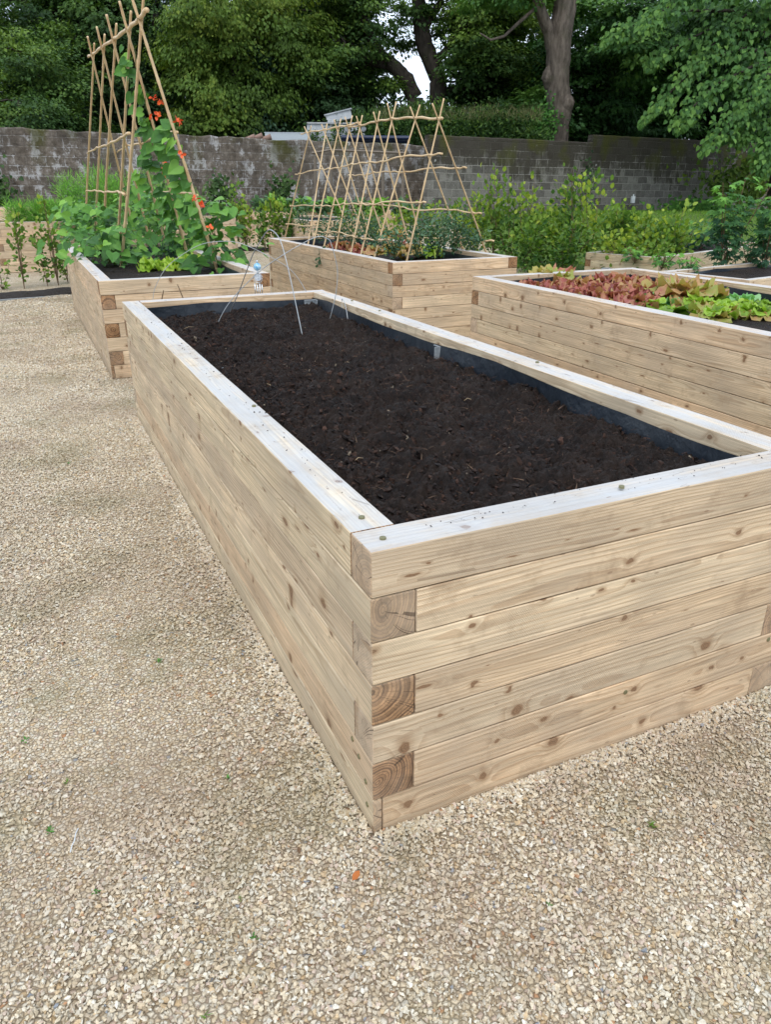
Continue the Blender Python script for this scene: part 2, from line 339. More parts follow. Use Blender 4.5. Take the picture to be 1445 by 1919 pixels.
def ground_mat():
    b = NB('gravel_ground'); pos = b.node('NewGeometry').outputs['Position']
    v1 = b.node('TexVoronoi', {'Vector': pos, 'Scale': 85.}); v2 = b.node('TexVoronoi', {'Vector': pos, 'Scale': 60.})
    c = b.mix(1., b.ramp(b.node('SeparateColor', {0: v1.outputs['Color']}).outputs[0], gravel_stops(), 'CONSTANT'), (1.08, 1.06, 1.02), 'MULTIPLY')
    edge = b.node('TexVoronoi', {'Vector': pos, 'Scale': 85.}, feature='DISTANCE_TO_EDGE').outputs['Distance']
    c = b.mix(b.ramp(edge, [(.03, .85), (.20, 0.)]), c, (.20, .15, .10))  # brown fines between stones, with the gap shadow mixed into their colour
    wide = b.noise(b.vm('ADD', pos, (3.3, 7.1, 0.)), .85, 4., .6); c = b.mix(b.ramp(wide, [(.50, 0.), (.62, .30)]), c, (.33, .245, .165))
    dirt = b.noise(pos, 1.7, 5., .6); moss = b.noise(b.vm('ADD', pos, (9., 3., 0.)), 2.4, 5., .65)
    c = b.mix(b.ramp(dirt, [(.50, 0.), (.70, .55)]), c, (.34, .25, .175))
    c = b.mix(b.ramp(moss, [(.50, 0.), (.66, .45)]), c, (.25, .225, .12))
    gm = grass_mask(b, pos); gn = b.noise(pos, 3., 5., .7)
    c = b.mix(gm, c, b.mix(b.ramp(gn, [(.3, 0.), (.7, 1.)]), (.055, .10, .016), (.11, .17, .03)))
    h = b.m2('ADD', b.m2('MULTIPLY', edge, 1.), b.m2('MULTIPLY', b.noise(pos, 150., 3.), .4))
    b.pbr(c, .88, b.bump(h, .8, .012), .25); return b.m
def stone_mat():
    b = NB('gravel_stone'); t = b.node('Attribute', attribute_name='tint').outputs['Fac']; pos = b.node('NewGeometry').outputs['Position']
    c = b.mix(1., b.ramp(t, gravel_stops(), 'CONSTANT'), (1.02, 1.02, 1.01), 'MULTIPLY')
    c = b.mix(1., c, b.ramp(b.noise(pos, 260., 3., .6), [(.3, .74), (.7, 1.12)]), 'MULTIPLY')
    c = b.mix(1., c, b.ramp(b.m2('FRACT', b.m2('MULTIPLY', t, 53.)), [(0, (.78, .76, .74)), (.5, (1., 1., 1.)), (1, (1.12, 1.12, 1.12))]), 'MULTIPLY')
    wide = b.noise(b.vm('ADD', pos, (3.3, 7.1, 0.)), .85, 4., .6); c = b.mix(b.ramp(wide, [(.50, 0.), (.62, .30)]), c, (.33, .245, .165))
    dirt = b.noise(pos, 1.7, 5., .6); moss = b.noise(b.vm('ADD', pos, (9., 3., 0.)), 2.4, 5., .65)
    c = b.mix(b.ramp(dirt, [(.50, 0.), (.70, .48)]), c, (.36, .26, .185))
    c = b.mix(b.ramp(moss, [(.50, 0.), (.66, .38)]), c, (.27, .24, .13))
    b.pbr(c, .72, None, .35); return b.m
def soil_mat(dark=1.):
    b = NB('compost'); pos = b.node('NewGeometry').outputs['Position']
    n = b.noise(pos, 55., 5., .7); n2 = b.noise(pos, 7., 3.); n3 = b.noise(pos, 330., 3., .6)
    c = b.ramp(n, [(.3, (.0055, .0035, .003)), (.50, (.018, .0105, .008)), (.66, (.040, .021, .014)), (.8, (.085, .048, .030))])
    c = b.mix(b.ramp(n2, [(.42, 0.), (.6, .55)]), c, (.045, .027, .018))
    sp = b.node('TexVoronoi', {'Vector': pos, 'Scale': 70.}); has = b.m2('LESS_THAN', b.node('SeparateColor', {0: sp.outputs['Color']}).outputs[0], .035)
    c = b.mix(b.m2('MULTIPLY', has, b.m2('LESS_THAN', sp.outputs['Distance'], .16)), c, (.30, .24, .18))
    b.pbr(c, .75, b.bump(b.m2('ADD', n, b.m2('MULTIPLY', n3, .6)), 1., .03), .28); return b.m
GROUND = ground_mat(); STONE = stone_mat(); SOIL = soil_mat()
def wall_mat(name, rough_wall):
    b = NB(name); v = b.obj(); sx = b.node('SeparateXYZ', {0: v}); wv = b.node('CombineXYZ', {0: sx.outputs[0], 1: sx.outputs[2], 2: 0.}).outputs[0]
    wob = b.vm('ADD', wv, b.vm('MULTIPLY', b.node('TexNoise', {'Vector': v, 'Scale': 2.5, 'Detail': 3.}).outputs['Color'], (.05, .04, 0.)))
    br = b.node('TexBrick', {'Vector': wob, 'Color1': (0, 0, 0, 1), 'Color2': (1, 1, 1, 1), 'Mortar': (.5, .5, .5, 1), 'Scale': 1., 'Mortar Size': .013, 'Mortar Smooth': .5, 'Bias': 0., 'Brick Width': .46, 'Row Height': .225})
    bc = b.node('SeparateColor', {0: br.outputs['Color']}).outputs[0]; mor = br.outputs['Fac']
    n1 = b.noise(v, .9, 6., .65); n2 = b.noise(v, 4.5, 6., .7); n3 = b.noise(v, 22., 4., .7)
    st = b.noise(b.vm('MULTIPLY', v, (2.6, 2.6, 1.0)), 1., 6., .7)
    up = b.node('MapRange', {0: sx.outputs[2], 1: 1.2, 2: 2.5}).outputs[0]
    if rough_wall:
        c = b.ramp(n2, [(.30, (.035, .028, .022)), (.42, (.10, .083, .066)), (.56, (.165, .140, .115)), (.70, (.33, .31, .285))])
        c = b.mix(b.m2('MULTIPLY', bc, .18), c, (.08, .07, .06))
        c = b.mix(b.m2('MULTIPLY', b.m2('MULTIPLY', mor, .5), n1), c, (.26, .245, .225))
        wz = b.noise(b.vm('MULTIPLY', v, (2.2, 2.2, 1.5)), 1., 7., .75)
        c = b.mix(b.ramp(b.m2('ADD', wz, b.m2('MULTIPLY', mor, .05)), [(.525, 0.), (.585, .85)]), c, (.46, .46, .46))
        c = b.mix(b.ramp(n1, [(.48, 0.), (.64, .65)]), c, (.05, .044, .038))
    else:
        c = b.ramp(b.m2('ADD', b.m2('MULTIPLY', bc, .42), b.m2('MULTIPLY', n2, .58)), [(.25, (.070, .064, .056)), (.70, (.215, .205, .182))])
        c = b.mix(b.m2('MULTIPLY', mor, b.ramp(n2, [(.30, .35), (.6, .9)])), c, (.30, .285, .255))
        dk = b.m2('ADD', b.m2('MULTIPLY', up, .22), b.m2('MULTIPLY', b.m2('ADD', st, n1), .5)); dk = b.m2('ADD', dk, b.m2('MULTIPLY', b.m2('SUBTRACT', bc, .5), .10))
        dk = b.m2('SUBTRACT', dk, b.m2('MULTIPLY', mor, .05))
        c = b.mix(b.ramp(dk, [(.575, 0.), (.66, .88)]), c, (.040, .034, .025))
        c = b.mix(b.ramp(b.noise(v, 6., 3.), [(.70, 0.), (.76, .7)]), c, (.5, .5, .48))
    # moss on and below the coping
    mo = b.m2('MULTIPLY', b.node('MapRange', {0: sx.outputs[2], 1: 1.7, 2: 2.5}).outputs[0], b.ramp(b.noise(b.vm('MULTIPLY', v, (1.1, 1.1, .8)), 1., 4.), [(.50, 0.), (.60, 1.)]))
    c = b.mix(b.m2('MULTIPLY', mo, .85), c, (.060, .062, .012))
    c = b.mix(1., c, b.ramp(n3, [(.3, .75), (.7, 1.2)]), 'MULTIPLY')
    h = b.m2('ADD', b.m2('MULTIPLY', n3, .5), b.m2('MULTIPLY', n2, .6 if rough_wall else .2)); h = b.m2('SUBTRACT', h, b.m2('MULTIPLY', mor, .3))
    b.pbr(c, .92, b.bump(h, .8, .05), .2); return b.m
RUBBLE = wall_mat('old_rendered_wall', True); BLOCKW = wall_mat('concrete_block_wall', False)

# ------------------------------------------------------------------ light
w = bpy.data.worlds.new('World'); S.world = w; w.use_nodes = True; nt = w.node_tree; nt.nodes.clear()
sky = nt.nodes.new('ShaderNodeTexSky'); sky.sky_type = 'NISHITA'; sky.sun_disc = False
SEL, SAZ = math.radians(55), math.radians(205)            # azimuth clockwise from +Y
sky.sun_elevation = SEL; sky.sun_rotation = SAZ; sky.dust_density = 3.; sky.air_density = 1.0; sky.ozone_density = 1.5
tc = nt.nodes.new('ShaderNodeTexCoord'); no = nt.nodes.new('ShaderNodeTexNoise'); no.inputs['Scale'].default_value = 2.2; no.inputs['Detail'].default_value = 6
nt.links.new(tc.outputs['Generated'], no.inputs['Vector'])
rp = nt.nodes.new('ShaderNodeValToRGB'); rp.color_ramp.elements[0].position = .33; rp.color_ramp.elements[1].position = .55
rp.color_ramp.elements[0].color = (.35, .35, .35, 1); rp.color_ramp.elements[1].color = (.92, .92, .92, 1); nt.links.new(no.outputs[0], rp.inputs[0])
mx = nt.nodes.new('ShaderNodeMix'); mx.data_type = 'RGBA'; mx.inputs[7].default_value = (8.3, 9.5, 11.0, 1)
nt.links.new(rp.outputs[0], mx.inputs[0]); nt.links.new(sky.outputs[0], mx.inputs[6])
bg = nt.nodes.new('ShaderNodeBackground'); bg.inputs[1].default_value = .11; nt.links.new(mx.outputs[2], bg.inputs[0])
wo = nt.nodes.new('ShaderNodeOutputWorld'); nt.links.new(bg.outputs[0], wo.inputs[0])
sd = bpy.data.lights.new('sun', 'SUN'); sd.energy = 1.15; sd.angle = math.radians(28); sd.color = (1, .955, .88)
so = bpy.data.objects.new('sun', sd); COL.objects.link(so)
dv = Vector((math.sin(SAZ)*math.cos(SEL), math.cos(SAZ)*math.cos(SEL), math.sin(SEL))); so.rotation_euler = dv.to_track_quat('Z', 'Y').to_euler(); so.location = (0, 0, 30)
S.view_settings.view_transform = 'Standard'; S.view_settings.look = 'None'; S.view_settings.exposure = .47; S.view_settings.gamma = 1
S.cycles.use_denoising = True
S.cycles.max_bounces = 4; S.cycles.diffuse_bounces = 3; S.cycles.glossy_bounces = 2; S.cycles.transmission_bounces = 2; S.cycles.use_adaptive_sampling = True; S.cycles.adaptive_threshold = .02; S.cycles.adaptive_min_samples = 24

# ------------------------------------------------------------------ ground
def grid(us, vs, fn):
    U, W_ = np.meshgrid(us, vs, indexing='ij'); V = fn(U.ravel(), W_.ravel()); nu, nv = len(us), len(vs)
    i = (np.arange(nu-1)[:, None]*nv+np.arange(nv-1)[None]).ravel()
    return V, np.stack([i, i+nv, i+nv+1, i+1], 1)
us = np.concatenate([np.linspace(-60, -8, 10), np.linspace(-7, 30, 120), np.linspace(32, 80, 10)])
vs = np.concatenate([np.linspace(-40, -4, 8), np.linspace(-3, 32, 130), np.linspace(34, 110, 12)])
V, F = grid(us, vs, lambda x, y: np.stack([x, y, ter(x, y)+.012*(fbm(x*1.3, y*1.3, 3)-.5)], 1))
g = bpy.data.objects.new('ground', mesh_np('ground', V, F, None, [GROUND], None, True)); COL.objects.link(g); tag(g, kind='structure')

# loose gravel
def rocks(nvar, npts, seed):
    out = []
    for k in range(nvar):
        r = np.random.RandomState(seed+k); bm = bmesh.new()
        for p in r.normal(size=(npts, 3)):
            p = p/np.linalg.norm(p)*(.8+.3*r.rand()); bm.verts.new(p*[1, .8, .6])
        bmesh.ops.convex_hull(bm, input=bm.verts[:]); bmesh.ops.triangulate(bm, faces=bm.faces[:])
        lone = [v for v in bm.verts if not v.link_faces]; bmesh.ops.delete(bm, geom=lone, context='VERTS')
        bm.verts.index_update(); out.append((np.array([v.co[:] for v in bm.verts]), np.array([[v.index for v in f.verts] for f in bm.faces]))); bm.free()
    return out
def scatter_rocks(P, size, tint, variants, flat=.35, lift=.25):
    Vs, Fs, Ts, o = [], [], [], 0; n = len(P); k = RS.randint(0, len(variants), n)
    for j, (tv, tf) in enumerate(variants):
        I = np.where(k == j)[0]; m = len(I)
        if m == 0: continue
        a = RS.rand(m)*6.283; ti = RS.normal(size=(m, 2))*flat
        z = nrm(np.stack([ti[:, 0], ti[:, 1], np.ones(m)], 1)); x = nrm(np.cross(np.stack([-np.sin(a), np.cos(a), 0*a], 1), z)); y = np.cross(z, x)
        s = size[I][:, None, None]; st = (.75+.5*RS.rand(m))[:, None, None]
        V = P[I][:, None, :]+s*(st*tv[None, :, 0:1]*x[:, None]+tv[None, :, 1:2]*y[:, None]+tv[None, :, 2:3]*z[:, None])
        V[:, :, 2] += lift*size[I][:, None]
        Vs.append(V.reshape(-1, 3)); Fs.append((tf[None]+(np.arange(m)*len(tv))[:, None, None]+o).reshape(-1, 3)); Ts.append(np.repeat(tint[I], len(tv))); o += m*len(tv)
    return np.concatenate(Vs), np.concatenate(Fs), {'tint': np.concatenate(Ts)}
RV = rocks(14, 8, 100)
def gravel_pts(n, x0, x1, y0, y1):
    x = RS.rand(n)*(x1-x0)+x0; y = RS.rand(n)*(y1-y0)+y0
    keep = ~((x > -.004) & (x < 1.25) & (y > -.004) & (y < 3.58)) & ~((x > -.03) & (x < 1.25) & (y > 4.69) & (y < 8.5)) & ~((x > 2.44) & (y > -1))
    return x[keep], y[keep]
PX, PY, PS = [], [], []
for n, x0, x1, y0, y1, s0, s1 in ((86000, -1.1, 1.75, -1.05, 0.25, .0036, .0084), (36000, -1.1, 0, .2, 2.2, .0036, .0085), (44000, -1.15, 0, 2.2, 4.4, .0042, .0080), (5000, -1.9, 2.4, -1.9, -1., .006, .010),
                                 (30000, -1.25, 0, 4.4, 7.6, .0065, .0105), (7000, 0, 2.44, 3.57, 5., .006, .010), (14000, -1.6, 0, 7.6, 10.3, .009, .014), (9000, 1.25, 2.44, -.6, 3.6, .006, .010)):
    x, y = gravel_pts(n, x0, x1, y0, y1); r = RS.rand(len(x))
    # bare patches where the stones have been trodden in
    sparse = np.clip((fbm(x*2.3, y*2.3, 50)-.52)*6, 0, .8); k = RS.rand(len(x)) > sparse*.15
    PX.append(x[k]); PY.append(y[k]); PS.append((s0+(s1-s0)*r**1.9)[k]*(1-.42*sparse[k]))
for n, ex in ((5200, 0), (2600, 1), (1500, 2)):                  # stones banked against the foot of the timbers
    t = RS.rand(n); o_ = RS.rand(n)**1.7*.05
    if ex == 0: PX.append(-.004-o_); PY.append(t*3.6)
    elif ex == 1: PX.append(t*1.3); PY.append(-.004-o_)
    else: PX.append(-.03-o_); PY.append(4.69+t*3.8)
    PS.append(.0035+.0045*RS.rand(n))
x = np.concatenate(PX); y = np.concatenate(PY); s = np.concatenate(PS)
bank = .010*np.exp(-np.where((y > 0) & (y < 3.6) & (x < 0), -x, np.where((x > 0) & (y < 0), -y, 9.))/.02)*(.3+fbm(x*9, y*9, 77))
V, F, A = scatter_rocks(np.stack([x, y, ter(x, y)+.004*fbm(x*5, y*5, 9)+bank], 1), s, RS.rand(len(x)), RV, .38, .35)
tag(link_np('gravel', V, F, A, [STONE]), 'loose pale cream and tan gravel chippings spread around the beds', 'gravel', kind='stuff')

# ------------------------------------------------------------------ raised beds
D, H = .0964, .1
def soilfine(x, y): return .078*(fbm(x*11, y*11, 6, 5)-.5)+.050*(np.abs(vn(x*30, y*30, 8)-.5)+np.abs(vn(x*62, y*62, 9)-.5)*.7)
def sleeper_mesh(L, Dp, Hh, seed, bev=.0019, top=False):
    r = np.random.RandomState(seed); n = max(3, int(L/.12)); y, z = Dp/2, Hh/2
    sec = [(-y+bev, -z), (y-bev, -z), (y, -z+bev), (y, z-bev), (y-bev, z), (-y+bev, z), (-y, z-bev), (-y, -z+bev)]
    xs = [0, bev]+[L*(k+1)/(n+1) for k in range(n)]+[L-bev, L]; V = []
    wy = np.cumsum(r.normal(size=len(xs))*.00014); wz = np.cumsum(r.normal(size=len(xs))*.00015); wy -= np.linspace(wy[0], wy[-1], len(xs)); wz -= np.linspace(wz[0], wz[-1], len(xs))
    for i, xx in enumerate(xs):
        q = 1 if 0 < i < len(xs)-1 else (1-2*bev/Dp)
        for (a, c) in sec: V.append((xx, a*q+wy[i], c*q+wz[i]+(r.normal()*.00025 if 0 < i < len(xs)-1 else 0)))
    F = []; m = []
    for i in range(len(xs)-1):
        for k in range(8): F.append((i*8+k, i*8+(k+1) % 8, (i+1)*8+(k+1) % 8, (i+1)*8+k)); m.append(1 if i in (0, len(xs)-2) else 0)
    F += [tuple(range(7, -1, -1)), tuple(range((len(xs)-1)*8, len(xs)*8))]; m += [1, 1]
    me = bpy.data.meshes.new('sleeper'); me.from_pydata(V, [], F); me.polygons.foreach_set('material_index', m)
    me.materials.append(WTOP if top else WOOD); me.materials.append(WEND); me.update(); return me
_seed = [0]
TOPZ = [0]
def sleeper(root, x, y, z, L, along, Dp=D, Hh=H):
    """x, y = outer start corner of the piece in the bed's own frame, z = its centre height"""
    _seed[0] += 1; r = random.Random(_seed[0]*7+1)
    o = bpy.data.objects.new('sleeper', sleeper_mesh(L-.0018, Dp-.0010, Hh-.0032, _seed[0], top=(z > TOPZ[0]))); COL.objects.link(o); o.parent = root
    j = r.uniform(-.0007, .0007); o['wear'] = r.random()
    if along == 'x': o.location = (x+.0005, y+Dp/2+j, z)
    else: o.location = (x+Dp/2+j, y+.0005, z); o.rotation_euler = (0, 0, math.pi/2)
    return o
def bed(label, x0, y0, W, L, n=7, H_=H, soil=.600, rot=0., fine=False, thinfoot=False, grp='raised timber vegetable beds', fill='soil', base=None, amp=.018):
    z0 = float(ter(np.array(x0), np.array(y0))) if base is None else base
    root = thing('raised_bed', (x0, y0, z0), label, 'raised bed', grp, (0, -SL, rot))
    TOPZ[0] = H_*(n-1)
    for c in range(n):                                   # c = 0 is the top course
        z = H_*(n-c)-H_/2
        if thinfoot and c == n-1:
            sleeper(root, .022, 0, z, W-D-.022, 'x', D, H_); sleeper(root, 0, 0, z, L, 'y', .0215, H_)
            sleeper(root, W-D, 0, z, L-D, 'y', D, H_); sleeper(root, .022, L-D, z, W-.022, 'x', D, H_); continue
        if c % 2 == 0:
            sleeper(root, 0, 0, z, W-D, 'x', D, H_); sleeper(root, W-D, 0, z, L-D, 'y', D, H_); sleeper(root, D, L-D, z, W-D, 'x', D, H_); sleeper(root, 0, D, z, L-D, 'y', D, H_)
        else:
            sleeper(root, D, 0, z, W-D, 'x', D, H_); sleeper(root, W-D, D, z, L-D, 'y', D, H_); sleeper(root, 0, L-D, z, W-D, 'x', D, H_); sleeper(root, 0, 0, z, L-D, 'y', D, H_)
    top = H_*n; st = .006 if fine else .03
    xs = np.linspace(D+.004, W-D-.004, int((W-2*D)/st)+2); ys = np.linspace(D+.004, L-D-.004, int((L-2*D)/st)+2)
    sz = soil*top/.7
    def fs(x, y):
        e = np.minimum(np.minimum(x-D, W-D-x), np.minimum(y-D, L-D-y))
        h = sz+amp*2.2*(fbm(x*3.1+x0*5, y*3.1, 5, 3)-.45)
        if fine: h = h+soilfine(x, y)-.006*(x/1.2)*(1-y/3.6)
        h = h-.014*np.exp(-e/.03)
        return np.stack([x, y, h], 1)
    V, F = grid(xs, ys, fs)
    so_ = bpy.data.objects.new('soil', mesh_np('soil', V, F, None, [SOIL], None, True)); COL.objects.link(so_); so_.parent = root
    # weed-proof lining stapled inside, its top edge sagging
    b = MB(); i = D+.002; rr = random.Random(int(L*100)+int(x0*10))
    per = [(i, i), (W-i, i), (W-i, L-i), (i, L-i), (i, i)]
    for k in range(4):
        a, c = np.array(per[k]), np.array(per[k+1]); ln = np.linalg.norm(c-a); m = int(ln/.05); nn = np.array([-(c-a)[1], (c-a)[0]])/ln
        for j in range(m+1):
            p = a+(c-a)*j/m; ww = .003+.005*rr.random()
            zt = top-H_*.20-.022*abs(math.sin(j*.085+k))-.003*abs(math.sin(j*.31)); q = p+nn*(.004+.003*math.sin(j*.4))
            b.v += [(q[0], q[1], zt), (*(p+nn*(.007+.005*math.sin(j*.23)+.002*rr.random())), (zt+sz-.05)/2), (*(p+nn*.004), sz-.06)]
            if j: s_ = len(b.v)-6; b.f += [(s_, s_+1, s_+4, s_+3), (s_+1, s_+2, s_+5, s_+4)]; b.m += [0, 0]
    b.build('liner', LINER, root, loc=(0, 0, 0))
    return root
B1 = bed('long empty raised timber bed of dark compost nearest the camera', 0, 0, 1.2434, 3.5724, fine=True, thinfoot=True, base=0.)
B2 = bed('raised timber bed at the left holding runner beans on tall canes', -.022, 4.69, 1.255, 3.80, thinfoot=True, base=0.)
B3 = bed('raised timber bed in the middle under the wide lattice of canes', 2.44, 5.02, 1.30, 3.72)
B4 = bed('raised timber bed at the right planted with red and green lettuces', 2.44, -.30, 1.50, 4.12, rot=-.02, soil=.60)
p5 = gp(5, 523, 12.2)
B5 = bed('raised timber bed in the back left row full of feathery green herbs', p5[0], p5[1], 3.8, 1.25, H_=.106, rot=0., base=.055, soil=.66)
p = gp(5, 400, 16.6)
B6 = bed('raised timber bed half hidden behind the feathery herbs at far left', p[0]-1.2, p[1], 3.6, 1.25, H_=.12, base=.04)
p7 = gp(468, 398, 19.); 
B7 = bed('raised timber bed near the old wall with leafy green vegetables on top', p7[0], p7[1], 3.9, 1.25, H_=.1, base=.08, soil=.67)
p7b = gp(583, 416, 15.2)
B8 = bed('low lined raised bed seen through the cane lattice below the wall', p7b[0], p7b[1], 1.25, 2.6, H_=.1, base=.05)
p = gp(1406, 525, 9.15); p9 = at(1406, 525, .36)
B9 = bed('low raised bed at right edge with dark soil and currant bushes', p9[0], p9[1], 3.6, 1.15, n=3, soil=.58, rot=.16, base=float(p9[2])-.3)
p8 = at(1238, 482.7, .38)
B10 = bed('low pale raised bed behind the currants beside the mown grass', p8[0], p8[1], 4.0, 1.2, n=3, soil=.58, rot=.32, base=float(p8[2])-.3)

def place(root, P): return root.matrix_world.inverted() @ Vector(tuple(P))
# how stained each sawn end of the near bed and its neighbour is, as seen at their corners
for r_, lst in ((B1, {(1, 'y0'): .62, (3, 'y0'): .30, (5, 'y0'): .05, (0, 'x0'): .72, (2, 'x0'): .95, (4, 'x0'): .85}), (B2, {(1, 'y0'): .1, (3, 'y0'): .2, (5, 'y0'): .05, (0, 'W'): .1})):
    for o_ in r_.children:
        if not o_.name.startswith('sleeper'): continue
        c_ = int(round((.7-H/2-o_.location.z)/H)); ax_ = 'y' if abs(o_.rotation_euler.z) > .1 else 'x'
        if ax_ == 'y' and o_.location.x < .2 and o_.location.y < .01 and (c_, 'y0') in lst: o_['wear'] = lst[(c_, 'y0')]
        if ax_ == 'y' and o_.location.x > .5 and (c_, 'W') in lst: o_['wear'] = lst[(c_, 'W')]
        if ax_ == 'x' and o_.location.y < .2 and o_.location.x < .01 and (c_, 'x0') in lst: o_['wear'] = lst[(c_, 'x0')]
# screws on the near bed
def screw(x, y, face):
    if face == 'top': P = at(x, y, .7005); n = np.array([0, 0, 1.])
    elif face == 'left': P = onplane(x, y, np.zeros(3), np.array([1., 0, 0])); n = np.array([-1., 0, 0])
    else: P = onplane(x, y, np.zeros(3), np.array([0, 1., 0])); n = np.array([0, -1., 0])
    b = MB(); b.tube([P-n*.004, P+n*.0015, P+n*.0022], [.0065, .0065, .0045], 12); b.tube([P+n*.0015, P+n*.0026], [.0022, .0018], 6)
    o = b.build('screw', SCREW, B1)
    return o
for a in ((724, 1007, 'top'), (684, 968, 'top'), (1170, 915.5, 'top'), (662, 567, 'top'), (714, 586, 'top'), (1010, 684, 'top'), (480, 760, 'top'), (674, 1417, 'left'), (686.5, 1464, 'left'), (689, 1507, 'left'), (662, 1384, 'left'),
          (1173, 1301, 'front'), (1440, 1205, 'front')): screw(*a)

# compost texture: clods, fibres, chips
n = 60000; x = RS.rand(n)*(1.2434-2*D-.02)+D+.01; y = RS.rand(n)*(3.5724-2*D-.02)+D+.01
z = .600-.006*(x/1.2)*(1-y/3.6)+SL*x+.018*2.2*(fbm(x*3.1, y*3.1, 5, 3)-.45)+soilfine(x, y)
sz = .0018+.0055*RS.rand(n)**2+.013*RS.rand(n)**12
V, F, A = scatter_rocks(np.stack([x, y, z], 1), sz, RS.rand(n), rocks(8, 8, 300), .8, .1)
bb = NB('compost_clod'); t = bb.node('Attribute', attribute_name='tint').outputs['Fac']; nz = bb.noise(bb.node('NewGeometry').outputs['Position'], 400., 3.)
bb.pbr(bb.mix(1., bb.ramp(t, [(0, (.007, .0045, .004)), (.4, (.020, .0115, .009)), (.75, (.040, .021, .014)), (.95, (.060, .029, .018)), (.990, (.08, .04, .028)), (.994, (.26, .21, .15))]), bb.ramp(nz, [(.3, .6), (.7, 1.3)]), 'MULTIPLY'), .85, bb.bump(nz, 1., .004), .3)
o = link_np('clods', V, F, A, [bb.m], B1); o['kind'] = 'stuff'
o.matrix_world = Matrix.Identity(4); o.matrix_parent_inverse = B1.matrix_world.inverted(); o.location = (0, 0, 0)
lv = LV(); n = 9000; x = RS.rand(n)*1.02+D+.01; y = RS.rand(n)*3.36+D+.01
z = .607-.006*(x/1.2)*(1-y/3.6)+SL*x+.018*2.2*(fbm(x*3.1, y*3.1, 5, 3)-.45)+.022*(fbm(x*17, y*17, 6, 4)-.5)+.008
a = rnd_dir(n); a[:, 2] = a[:, 2]*.25+.05; nn = rnd_dir(n, 2.)
lv.add(BLADE, np.stack([x, y, z], 1), a, nn, .008+.03*RS.rand(n)**3, RS.rand(n), .06)
FIB = leaf_mat('fibres', [(.010, .006, .005), (.03, .014, .010), (.06, .03, .02), (.13, .085, .055)], .0, .8)
lv.build('fibres', FIB, B1)['kind'] = 'stuff'
pr_ = []
for k in range(170):
    if k % 3: x, y = random.uniform(D*.35, D*.98), random.uniform(.12, 3.4)
    else: x, y = random.uniform(.12, 1.1), random.uniform(D*.4, D*.98)
    pr_.append((x, y, .6995+SL*x))
pr_ = np.array(pr_); V, F, A = scatter_rocks(pr_, .0012+.0026*RS.rand(len(pr_))**3, RS.rand(len(pr_))*.9, rocks(4, 8, 500), .5, .2)
tag(link_np('compost_crumbs', V, F, A, [bb.m]), 'dark compost crumbs spilled on the rim of the near bed', 'crumbs', kind='stuff')
# pale straws and chips lying on the compost
ST = simple('dry_straw', (.46, .34, .20), .8); CH = simple('pale_chip', (.50, .44, .35), .8)
def soilz(x, y): return .600-.006*(x/1.2)*(1-y/3.6)+SL*x+.0396*(fbm(np.array([x*3.1]), np.array([y*3.1]), 5, 3)[0]-.45)+soilfine(np.array([x]), np.array([y]))[0]+.002
for k in range(18):
    x, y = random.uniform(.14, 1.1), random.uniform(.15, 3.4); a = random.uniform(0, 6.28); L = random.uniform(.02, .07)
    if k == 0: x, y, a, L = .22, .30, 1.2, .06
    z = soilz(x, y); b = MB(); m = (x+L/2*math.cos(a)+random.uniform(-.006, .006), y+L/2*math.sin(a), z+.006)
    b.tube([(x, y, z), m, (x+L*math.cos(a), y+L*math.sin(a), z+random.uniform(-.002, .008))], [.0008, .0010, .0006], 5)
    tag(b.build('straw', ST, loc=(x, y, z)), 'thin pale straw lying on the dark compost of the empty bed', 'straw', 'straws on the compost')

# ------------------------------------------------------------------ wire hoops over the near bed
def hoop(pix, zfeet, rad, label, cat='wire hoop', name='wire_hoop', grp='wire hoops over the empty bed', samples=6):
    a = at(*pix[0], zfeet); c = at(*pix[-1], zfeet); nn = np.cross(c-a, [0, 0, 1.]); nn /= np.linalg.norm(nn)
    P = [a]+[onplane(x, y, a, nn) for x, y in pix[1:-1]]+[c]
    P[0] = P[0]+(P[0]-P[1])/np.linalg.norm(P[0]-P[1])*.05; P[-1] = P[-1]+(P[-1]-P[-2])/np.linalg.norm(P[-1]-P[-2])*.05
    Q = [P[0]]; E = [P[0]]+P+[P[-1]]
    for i in range(1, len(E)-2):
        for k in range(1, samples+1):
            t = k/samples; p0, p1, p2, p3 = E[i-1:i+3]
            Q.append(.5*((2*p1)+(-p0+p2)*t+(2*p0-5*p1+4*p2-p3)*t*t+(-p0+3*p1-3*p2+p3)*t**3))
    b = MB(); b.tube(Q, rad, 8); o = b.build(name, WIRE, smooth=True, loc=tuple(a)); tag(o, label, cat, grp); return a, nn, c
hoop([(567, 632), (549, 545), (533, 476), (522, 445), (508, 431), (499, 435), (487, 453), (473, 478), (461, 510), (446, 550), (428, 591)], .60, .0026, 'thick bright wire hoop standing highest over the empty bed')
hoop([(408, 606), (418, 585), (442, 552), (488, 507), (533, 476), (564, 458), (585, 447), (601, 443), (612, 447), (620, 455), (632, 503), (630, 546), (624, 575), (617, 601)], .60, .0022, 'slanting wire hoop crossing from bed centre to its right side')
h3 = hoop([(284, 578), (286, 560), (291, 537), (311, 502), (346, 474), (380, 457), (419, 452), (446, 455), (473, 465), (515, 486), (546, 507), (570, 540), (586, 575)], .605, .0019, 'widest thin wire hoop spanning the far end of the bed')
hoop([(585, 570), (590, 560), (598, 549), (603, 543), (605, 550), (604, 566)], .615, .002, 'small bent wire loop in the far right bed corner', grp='small wire pegs')
hoop([(643, 597), (641.5, 575), (640.5, 562), (643, 562), (649, 580), (652, 605)], .61, .002, 'narrow upright wire peg beside the right lining', grp='small wire pegs')
